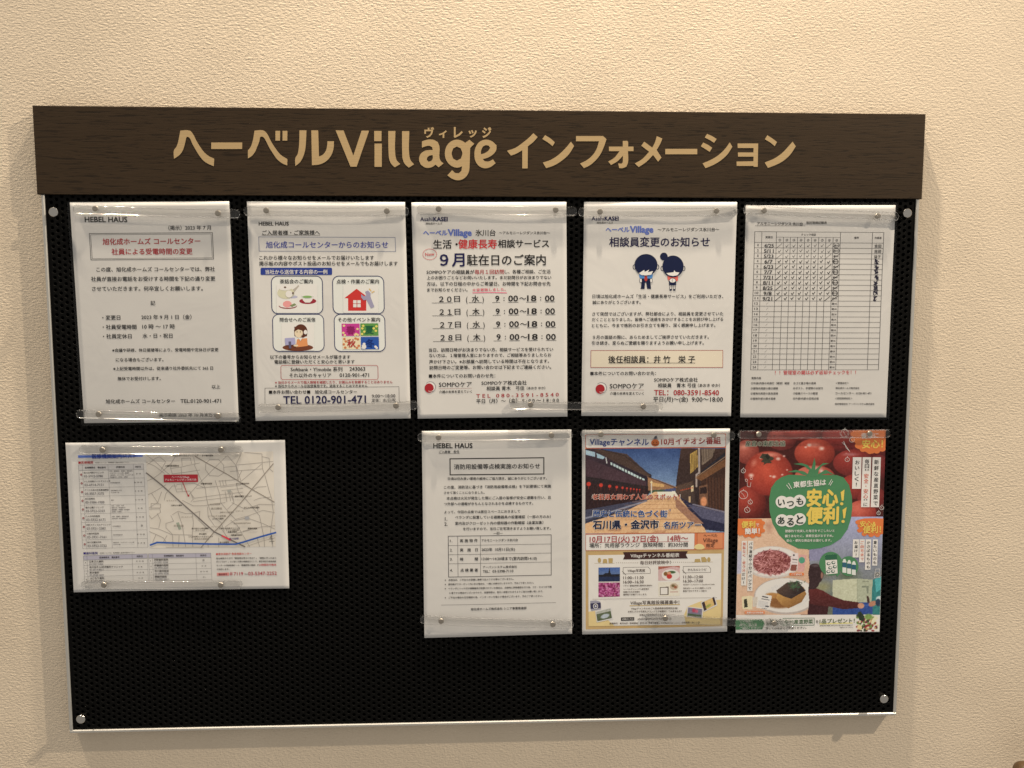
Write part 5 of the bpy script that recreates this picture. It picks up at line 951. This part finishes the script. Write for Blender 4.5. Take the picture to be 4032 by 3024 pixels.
s.T('便利', 108, 208, 746, 743, YE, .035, 'slogan', lay=6); s.T('で', 212, 236, 748, 748, CW, .015, 'slogan', lay=6); s.T('簡単！', 132, 240, 795, 792, CW, .035, 'slogan', lay=6)
s.T('安心&', 968, 1085, 742, 740, YE, .03, 'slogan', lay=6); s.T('便利！', 990, 1120, 785, 780, YE, .03, 'slogan', lay=6)
s.T('産地直結だから、だから、信じられる。', 140, 430, 105, 103, (70, 40, 30), .006, 'slogan', lay=4); s.T('産直の東都生協', 136, 428, 160, 158, (226, 190, 160), .07, 'slogan_outline', lay=4); s.T('産直の東都生協', 138, 426, 160, 158, (44, 84, 58), .016, 'slogan', lay=6)
s.T('東都生協は', 484, 722, 458, 438, (226, 220, 206), .03, 'slogan', lay=6)
for a in ([(436, 460), (458, 488)], [(450, 446), (472, 486)], [(752, 462), (770, 432)], [(742, 456), (762, 420)]): s.L(a, 4, (226, 220, 206), 'slogan', 6)
for y in (582, 715):
    for x in (402, 460, 530): s.E(x, y - (8 if x == 530 else -6 if x == 460 else 0), 46, 44, CW, 'word_bubble', 5, n=24)
for t_, xs, y in (('いつも', (372, 437, 506), 584), ('あると', (370, 437, 506), 716)):
    for ch, x, d in zip(t_, xs, (0, 8, -8)): s.T(ch, x, x + 52, y + d, y + d, (34, 50, 36), .03, 'slogan', lay=7)
s.T('安心', 580, 812, 552, 552, YE, .045, 'slogan', lay=6, h=140); s.T('便利', 578, 816, 682, 678, YE, .045, 'slogan', lay=6, h=138)
s.P([(828, 512), (856, 492), (850, 572), (836, 574)], YE, 'slogan', 6); s.E(836, 596, 12, 11, YE, 'slogan', 6); s.P([(842, 640), (872, 620), (860, 700), (848, 702)], YE, 'slogan', 6); s.E(846, 724, 12, 11, YE, 'slogan', 6)
for t_, a, b_, y in (('健康的で充実した毎日をすごしたいと', 424, 784, 793), ('願うあなたに。東都生協がおすすめ。', 422, 775, 829), ('安心・便利な商品をお届けします。', 434, 762, 862)): s.T(t_, a, b_, y, y - 2, (214, 216, 196), .01, 'slogan', lay=6)
def strip(x0, y0, x1, y1, d=8): s.P([(x0, y0), (x1, y0), (x1 - d, y1), (x0 - d, y1)], CW, 'text_strip', 4)
strip(917, 258, 980, 487, 6); strip(988, 258, 1050, 620, 12); strip(1060, 258, 1120, 620, 14)
s.VT('おいしく！', 951, 275, 475, (50, 44, 40), .012, x1=941, lay=6, size=36); s.VT('毎日“', 1020, 272, 372, (50, 44, 40), .012, x1=1018, lay=6, size=36); s.VT('安全・安心', 1014, 375, 560, (200, 84, 50), .012, x1=1009, lay=6, size=38); s.VT('”に', 1008, 560, 612, (50, 44, 40), .01, lay=6, size=32); s.VT('新鮮な産直野菜で', 1089, 272, 612, (50, 44, 40), .012, x1=1080, lay=6, size=38)
strip(918, 854, 962, 985, 3); strip(966, 854, 1004, 1020, 4); strip(1010, 854, 1050, 1074, 6); strip(1062, 854, 1098, 1044, 5)
s.VT('お届け！', 940, 862, 980, K, .01, lay=6, size=26); s.VT('ご自宅まで', 984, 862, 1010, (206, 110, 80), .01, lay=6, size=26); s.VT('かさばるものも', 1031, 862, 1068, K, .01, lay=6, x1=1027, size=27); s.VT('重たいものも', 1079, 862, 1036, K, .01, lay=6, x1=1075, size=27)
strip(110, 864, 148, 1188, 4); strip(156, 864, 194, 1228, 6)
s.VT('無駄なく、使う分', 129, 872, 1092, (206, 110, 80), .01, lay=6, x1=125, size=26); s.VT('だけ！', 124, 1092, 1182, K, .01, lay=6, size=26); s.VT('バラ凍結や小分けパックで', 176, 870, 1222, K, .01, lay=6, x1=168, size=28)
s.RR(454, 1096, 562, 1116, 9, OR, part='caption_tag', lay=4); s.T('バラ凍結肉', 468, 546, 1106, 1106, CW, .01, 'caption_tag', lay=7); s.RR(130, 1374, 280, 1395, 9, (214, 130, 80), part='caption_tag', lay=4); s.T('真鯖のほほ味噌煮', 146, 266, 1385, 1385, CW, .01, 'caption_tag', lay=7)
s.E(757, 1030, 84, 86, GN, 'product_bubble', 2, n=28); s.E(888, 1048, 70, 72, GN, 'product_bubble', 2, n=28); s.P([(790, 1090), (830, 1095), (800, 1125)], GN, 'product_bubble', 3)
s.P([(716, 968), (800, 962), (806, 1100), (722, 1108)], (214, 210, 200), 'product_bubble', 4); s.P([(716, 968), (800, 962), (802, 1000), (718, 1004)], (36, 92, 62), 'product_bubble', 5)
for x, y in ((740, 1030), (775, 1022), (752, 1060), (785, 1052), (738, 1088), (772, 1085)): s.E(x, y, 15, 12, (60, 96, 78), 'product_bubble', 5, n=8); s.E(x + 2, y - 2, 9, 7, (220, 216, 206), 'product_bubble', 6, n=8)
for k in range(3):
    x = 856 + k * 34; y = 1000 + k * 8; s.P([(x - 6, y - 4), (x + 6, y - 4), (x + 14, y + 16), (x + 13, y + 98), (x - 15, y + 94), (x - 15, y + 16)], (206, 210, 208), 'product_bubble', 4); s.P([(x - 15, y + 20), (x + 14, y + 22), (x + 14, y + 58), (x - 15, y + 55)], (40, 88, 104), 'product_bubble', 5)
s.P([(68, 1440), (262, 1432), (278, 1468), (258, 1506), (68, 1510)], GN, 'offer_band', 3)
for t_, a, b_, y in (('この機会に', 100, 196, 1449), ('ぜひご加入を', 98, 222, 1474), ('ご検討ください！', 96, 244, 1500)): s.T(t_, a, b_, y, y - 2, CW, .012, 'offer_band', lay=6)
s.T('ご加入の', 288, 402, 1442, 1440, (70, 80, 60), .014, 'offer_text', lay=5); s.T('資料請求で', 288, 406, 1470, 1466, (70, 80, 60), .014, 'offer_text', lay=5); s.T('詳しくは裏面をご確認ください。', 284, 580, 1498, 1494, (70, 66, 56), .008, 'offer_text', lay=5)
s.L([(411, 1426), (638, 1424), (636, 1476), (410, 1478)], 3, (60, 100, 62), 'offer_text', 5, True); s.T('旬の産直野菜', 420, 628, 1453, 1449, (66, 96, 56), .02, 'offer_text', lay=6); s.T('を', 648, 668, 1450, 1450, (70, 66, 56), .01, 'offer_text', lay=5); s.P([(675, 1462), (915, 1456), (915, 1464), (675, 1472)], (222, 200, 120), 'offer_text', 4)
s.T('1品プレゼント！', 676, 930, 1448, 1442, (80, 92, 44), .02, 'offer_text', lay=6); s.T('※野菜は旬の野菜 お申込みのご加入時のみの特典です', 676, 916, 1480, 1478, (110, 104, 92), .004, 'offer_text', lay=5); s.T('写真はイメージです', 822, 916, 1493, 1491, (110, 104, 92), .004, 'offer_text', lay=5)
PW_ = (236, 206, 190)
def veg(x, y, r, w=2.4): s.ring(x, y, r, r * .95, w, PW_, 'vegetable_outline', 4, n=12); s.L([(x, y - r), (x + 2, y - r - 8)], w, PW_, 'vegetable_outline', 4); s.L([(x - r * .5, y - r * .5), (x, y), (x + r * .3, y + r * .6)], w * .7, PW_, 'vegetable_outline', 4)
for q in ((123, 357, 16), (122, 530, 32), (172, 583, 16), (150, 640, 20), (858, 84, 30), (910, 132, 18), (876, 275, 16), (1126, 625, 15), (1103, 663, 13)): veg(*q)
for x, y in ((145, 425), (180, 412)): s.ring(x, y, 9, 9, 2, PW_, 'vegetable_outline', 4, n=10)
s.L([(150, 440), (152, 470), (172, 474), (178, 440)], 2, PW_, 'vegetable_outline', 4); s.L([(838, 150), (858, 170), (850, 142), (864, 172), (886, 205), (896, 218), (868, 190), (862, 172)], 2.4, PW_, 'vegetable_outline', 4)
s.L([(1080, 1070), (1110, 1068), (1112, 1130), (1072, 1132), (1080, 1070)], 2.4, PW_, 'vegetable_outline', 4); s.E(1094, 1108, 17, 17, (60, 66, 60), 'vegetable_outline', 5); s.ring(1094, 1108, 17, 17, 2, PW_, 'vegetable_outline', 6, n=14); s.T('米', 1084, 1104, 1108, 1108, PW_, .01, 'vegetable_outline', lay=8)
# small reading above the logotype on the header
def header_reading():
    ox, oy, k = OA
    for ch, x0, x1 in (('ヴ', 1657, 1720), ('ィ', 1748, 1800), ('レ', 1843, 1900), ('ッ', 1936, 1990), ('ジ', 2022, 2082)):
        cu = bpy.data.curves.new('t', 'FONT'); cu.body = ch; cu.resolution_u = 2; cu.offset = .035; cu.extrude = 0
        tmp = bpy.data.objects.new('t', cu); COL.objects.link(tmp); dg = bpy.context.evaluated_depsgraph_get()
        me = bpy.data.meshes.new_from_object(tmp.evaluated_get(dg)); bpy.data.objects.remove(tmp)
        co = np.array([v.co[:] for v in me.vertices]); lo, hi = co.min(0), co.max(0); yt, yb = (118, 166) if ch == 'ィ' else (116, 164) if ch == 'ッ' else (97, 166)
        X = ox + (x0 + (co[:, 0] - lo[0]) / (hi[0] - lo[0]) * (x1 - x0)) / k; Y = oy + (yt + (hi[1] - co[:, 1]) / (hi[1] - lo[1]) * (yb - yt)) / k
        bx, by = px(X, Y, HZ); V = np.column_stack([bx, by, np.full(len(bx), HZ + .25)])
        me.vertices.foreach_set('co', (wa(V) - np.array(root_loc(header))).ravel()); me.name = 'letter'; me.materials.clear(); me.update(); link('letter', me, m_gold, header)
header_reading()

# turn all queued text into print on its sheet
def set_type():
    tmp = []
    seen = {}
    for q in QUEUE:
        key = q[1]
        if key in seen: continue
        cu = bpy.data.curves.new('t', 'FONT'); cu.body = q[1]; cu.resolution_u = 2
        o = bpy.data.objects.new('t', cu); COL.objects.link(o); tmp.append((key, o)); seen[key] = None
    dg = bpy.context.evaluated_depsgraph_get()
    for key, o in tmp:
        e = o.evaluated_get(dg); me = e.to_mesh(); me.calc_loop_triangles(); n = len(me.vertices); co = np.empty(n * 3); me.vertices.foreach_get('co', co)
        tr_ = np.empty(len(me.loop_triangles) * 3, int); me.loop_triangles.foreach_get('vertices', tr_); seen[key] = (co.reshape(-1, 3)[:, :2].copy(), tr_.reshape(-1, 3).copy()); e.to_mesh_clear()
    for key, o in tmp:
        cu = o.data; bpy.data.objects.remove(o); bpy.data.curves.remove(cu)
    for (s, text, A_, B_, col, bold, part, lay, sy, c, h) in QUEUE:
        co, tr_ = seen[text]
        if not len(co): continue
        A_ = np.array(A_, float); B_ = np.array(B_, float); d = B_ - A_; Lw = np.hypot(*d); ux = d / Lw; uy = np.array([-ux[1], ux[0]])
        b = (bold if bold > .04 else max(bold, .013 if Lw / max(len(text), 1) > 2.2 else .009)) if part not in ('handwritten_note',) else bold                 # heavier type: the same glyphs printed again a hair to each side
        lo, hi = co[:, 0].min() - b, co[:, 0].max() + b; kx = Lw / (hi - lo); ky = h if h else kx * sy
        if b:
            sh = [(0, 0)] + [(b * math.cos(a_), b * math.sin(a_)) for a_ in ([PI / 4 * i_ for i_ in range(8)] if b > .03 else [PI / 4 + PI / 2 * i_ for i_ in range(4)])]
        else: sh = [(0, 0)]
        for q_ in sh:
            P_ = A_ + np.outer((co[:, 0] + q_[0] - lo) * kx, ux) + np.outer((co[:, 1] + q_[1] - c) * ky, uy)
            t_ = P_[tr_]
            big = (np.hypot(*(t_[:, 0] - t_[:, 1]).T) > 14) | (np.hypot(*(t_[:, 1] - t_[:, 2]).T) > 14)
            s.add(part, t_.tolist() if not big.any() else s.split([tuple(map(tuple, q)) for q in t_.tolist()], 14), col, lay)
set_type()
for s in SHEETS: s.finish()

# ---------------------------------------------------------------- clear holding strips with two pins each
def strip_bar(label, xl, yl, xr, yr, pins, z0=2.4, hh=6.6, th=4.2, bow=.8, seed=1):
    (ax, ay), (bx, by) = px(xl, yl, z0 + th), px(xr, yr, z0 + th)
    L_ = math.hypot(bx - ax, by - ay); ux, uy = (bx - ax) / L_, (by - ay) / L_; mx_, my_ = (ax + bx) / 2, (ay + by) / 2
    t = empty('clear_strip', mx_, my_, z0, label, 'clear strip', 'clear plastic strips holding the sheets')
    st = []
    for k in range(7): a = PI / 2 * k / 6; st.append((hh * .75 * (1 - math.cos(a)), math.sin(a) * .999 + .001))
    n = 26; body = [(hh * .75 + (L_ - 1.5 * hh) * (k + 1) / (n + 1), 1.0) for k in range(n)]
    st = st + body + [(L_ - x, w) for x, w in st[::-1]]
    prof = [(-1, .35), (-.97, .12), (-.88, 0), (.88, 0), (.97, .12), (1, .35), (1, .7), (.965, .92), (.89, 1), (.80, .93), (.72, .66), (.6, .6), (-.6, .6), (-.72, .66), (-.80, .93), (-.89, 1), (-.965, .92), (-1, .7)]
    rg = random.Random(seed); p1, p2 = rg.uniform(-1, 1), rg.uniform(.2, 1)
    V, Fc = [], []
    for x, w in st:
        u = x / L_ * 2 - 1; b_ = bow * (1 - u * u) * (1 + .4 * p1 * u); dy = -p2 * .8 * (1 - u * u); hw = hh * w * (1 - .10 * (1 - u * u))
        for py, pz in prof:
            xx, yy = x, py * hw + dy; V.append((ax + ux * xx - uy * yy, ay + uy * xx + ux * yy, z0 + b_ + pz * th))
    m_ = len(prof)
    for k in range(len(st) - 1):
        for i in range(m_):
            j = (i + 1) % m_; Fc.append((k * m_ + i, (k + 1) * m_ + i, (k + 1) * m_ + j, k * m_ + j))
    Fc.append(tuple(range(m_))); Fc.append(tuple((len(st) - 1) * m_ + i for i in range(m_))[::-1])
    build('strip_body', V, Fc, m_acr, t, smooth=True)
    for X, Y in pins:
        cx, cy = px(X, Y, z0 + bow * .6 + th + 1)
        zt = z0 + bow * .6 + th
        V, Fc = lathe(cx, cy, [(.6, -3), (.6, zt + .05), (3.5, zt + .1), (3.9, zt + .4), (3.9, zt + 1.3), (3.5, zt + 1.8), (2.2, zt + 2.05)], 20); build('pin', V, Fc, m_pin, t, smooth=False)
BARS = [
 ('clear strip over the top edge of the red-headed laminated notice', 287, 824, 944, 843, [(375, 821), (857.6, 839.6)]),
 ('clear strip over the foot of the red-headed laminated notice', 298, 1630, 943, 1644, [(388, 1631), (858, 1638)]),
 ('clear strip over the top of the notice with four green boxes', 959, 831.4, 1610, 832.6, [(1048, 828.5), (1523, 831)]),
 ('clear strip over the foot of the notice with four green boxes', 1015, 1608, 1643, 1596, [(1095, 1604), (1559, 1597.5)]),
 ('clear strip over the top of the notice with the underlined dates', 1641, 825.6, 2273, 832.6, [(1727, 822.7), (2188, 826.8)]),
 ('clear strip bridging the feet of the dates notice and the cartoon notice', 2008, 1595, 2610, 1601, [(2089, 1593.3), (2533.3, 1600.8)]),
 ('clear strip over the top of the notice with the bowing cartoon people', 2277.6, 835.5, 2906.4, 832.6, [(2362.6, 833.7), (2820.8, 830.2)]),
 ('clear strip sloping over the top of the laminated inspection record', 2927.7, 824, 3540, 853, [(3009, 828.6), (3457, 850)]),
 ('clear strip over the top of the landscape map sheet', 312, 1770.7, 953.5, 1773, [(403, 1771.6), (869.7, 1770.7)]),
 ('clear strip over the foot of the landscape map sheet', 319.8, 2303.3, 952.6, 2304, [(408.8, 2303.7), (868.9, 2303.7)]),
 ('clear strip over the top of the notice with the four-row table', 1643.4, 1722.4, 2255, 1714, [(1726.4, 1722.4), (2171.4, 1714.3)]),
 ('clear strip over the foot of the notice with the four-row table', 1654, 2441, 2259, 2460, [(1737, 2445.7), (2177, 2458.7)]),
 ('clear strip over the top of the old wooden street poster', 2286, 1710, 2895.5, 1716, [(2366.4, 1710.5), (2810.8, 1713)]),
 ('clear strip over the top of the tomato poster', 2906, 1711.5, 3506.8, 1707.7, [(2987.5, 1710), (3425, 1707.7)]),
 ('clear strip bridging the feet of the street poster and the tomato poster', 2540, 2431, 3126, 2461, [(2620, 2434.8), (3048.8, 2455)])]
for i, (lb, a, b_, c, d, p) in enumerate(BARS): strip_bar(lb, a, b_, c, d, p, z0=4.4 if 'dates' in lb else 3.4, seed=i)

# ---------------------------------------------------------------- four steel pins at the board's corners
def corner_pin(label, head, base, ln):
    bx, by = px(base[0], base[1], 0)
    zt = ln; hx, hy = px(head[0], head[1], zt); tx, ty = (hx - bx) / zt, (hy - by) / zt
    t = empty('steel_pin', bx, by, 0, label, 'pin', 'steel pins at the board corners')
    V, Fc = lathe(bx, by, [(.9, -3), (.9, zt - 9.5)], 12, (tx, ty)); build('shaft', V, Fc, m_steel, t, smooth=True)
    V, Fc = lathe(bx, by, [(4.4, zt - 9.6), (5.0, zt - 9.2), (5.0, zt - 3), (5.9, zt - 2.6), (6.1, zt - 1.9), (6.1, zt - .5), (5.7, zt)], 28, (tx, ty)); build('head', V, Fc, m_steel, t, smooth=False)
corner_pin('steel pin in the upper left corner of the board beside the red-headed notice', (210, 834.7), (216, 836), 12)
corner_pin('steel pin in the upper right corner of the board beside the inspection record', (3573.7, 839), (3567, 840), 12)
corner_pin('long steel pin sticking out at the lower left corner of the board', (317, 2833), (344, 2803), 22)
corner_pin('long steel pin sticking out at the lower right corner of the board', (3482, 2753.5), (3459, 2724), 20)

# ---------------------------------------------------------------- handrail end that peeps in at the lower right
t = None
hx, hy = px(4000, 3004, 45)
t = empty('handrail', hx, hy - 17, WZ, 'brown wooden handrail whose rounded end peeps in at the lower right corner', 'handrail')
R_ = 17.0; V, Fc = [], []; n = 24
st = [(R_ * .7 * (1 - math.cos(PI / 2 * k / 8)), max(.02, math.sin(PI / 2 * k / 8))) for k in range(9)] + [(60, 1), (900, 1)]
for x, w in st:
    for i in range(n): a = 2 * PI * i / n; V.append((hx + x, hy - R_ + math.cos(a) * R_ * w, 45 + math.sin(a) * R_ * w))
for k in range(len(st) - 1):
    for i in range(n): j = (i + 1) % n; Fc.append((k * n + i, (k + 1) * n + i, (k + 1) * n + j, k * n + j))
Fc.append(tuple(range(n))); Fc.append(tuple((len(st) - 1) * n + i for i in range(n))[::-1])
build('rail', V, Fc, m_rail, t, smooth=True)
for dx_ in (140, 700):
    V, Fc = boxg(hx + dx_ - 8, hx + dx_ + 8, hy - 48, hy - 34, WZ, 48, 1); k = len(V); V2, F2 = boxg(hx + dx_ - 16, hx + dx_ + 16, hy - 68, hy - 16, WZ + .02, WZ + 4, 1)
    V += V2; Fc += [tuple(i + k for i in f) for f in F2]; build('bracket', V, Fc, m_alu, t)
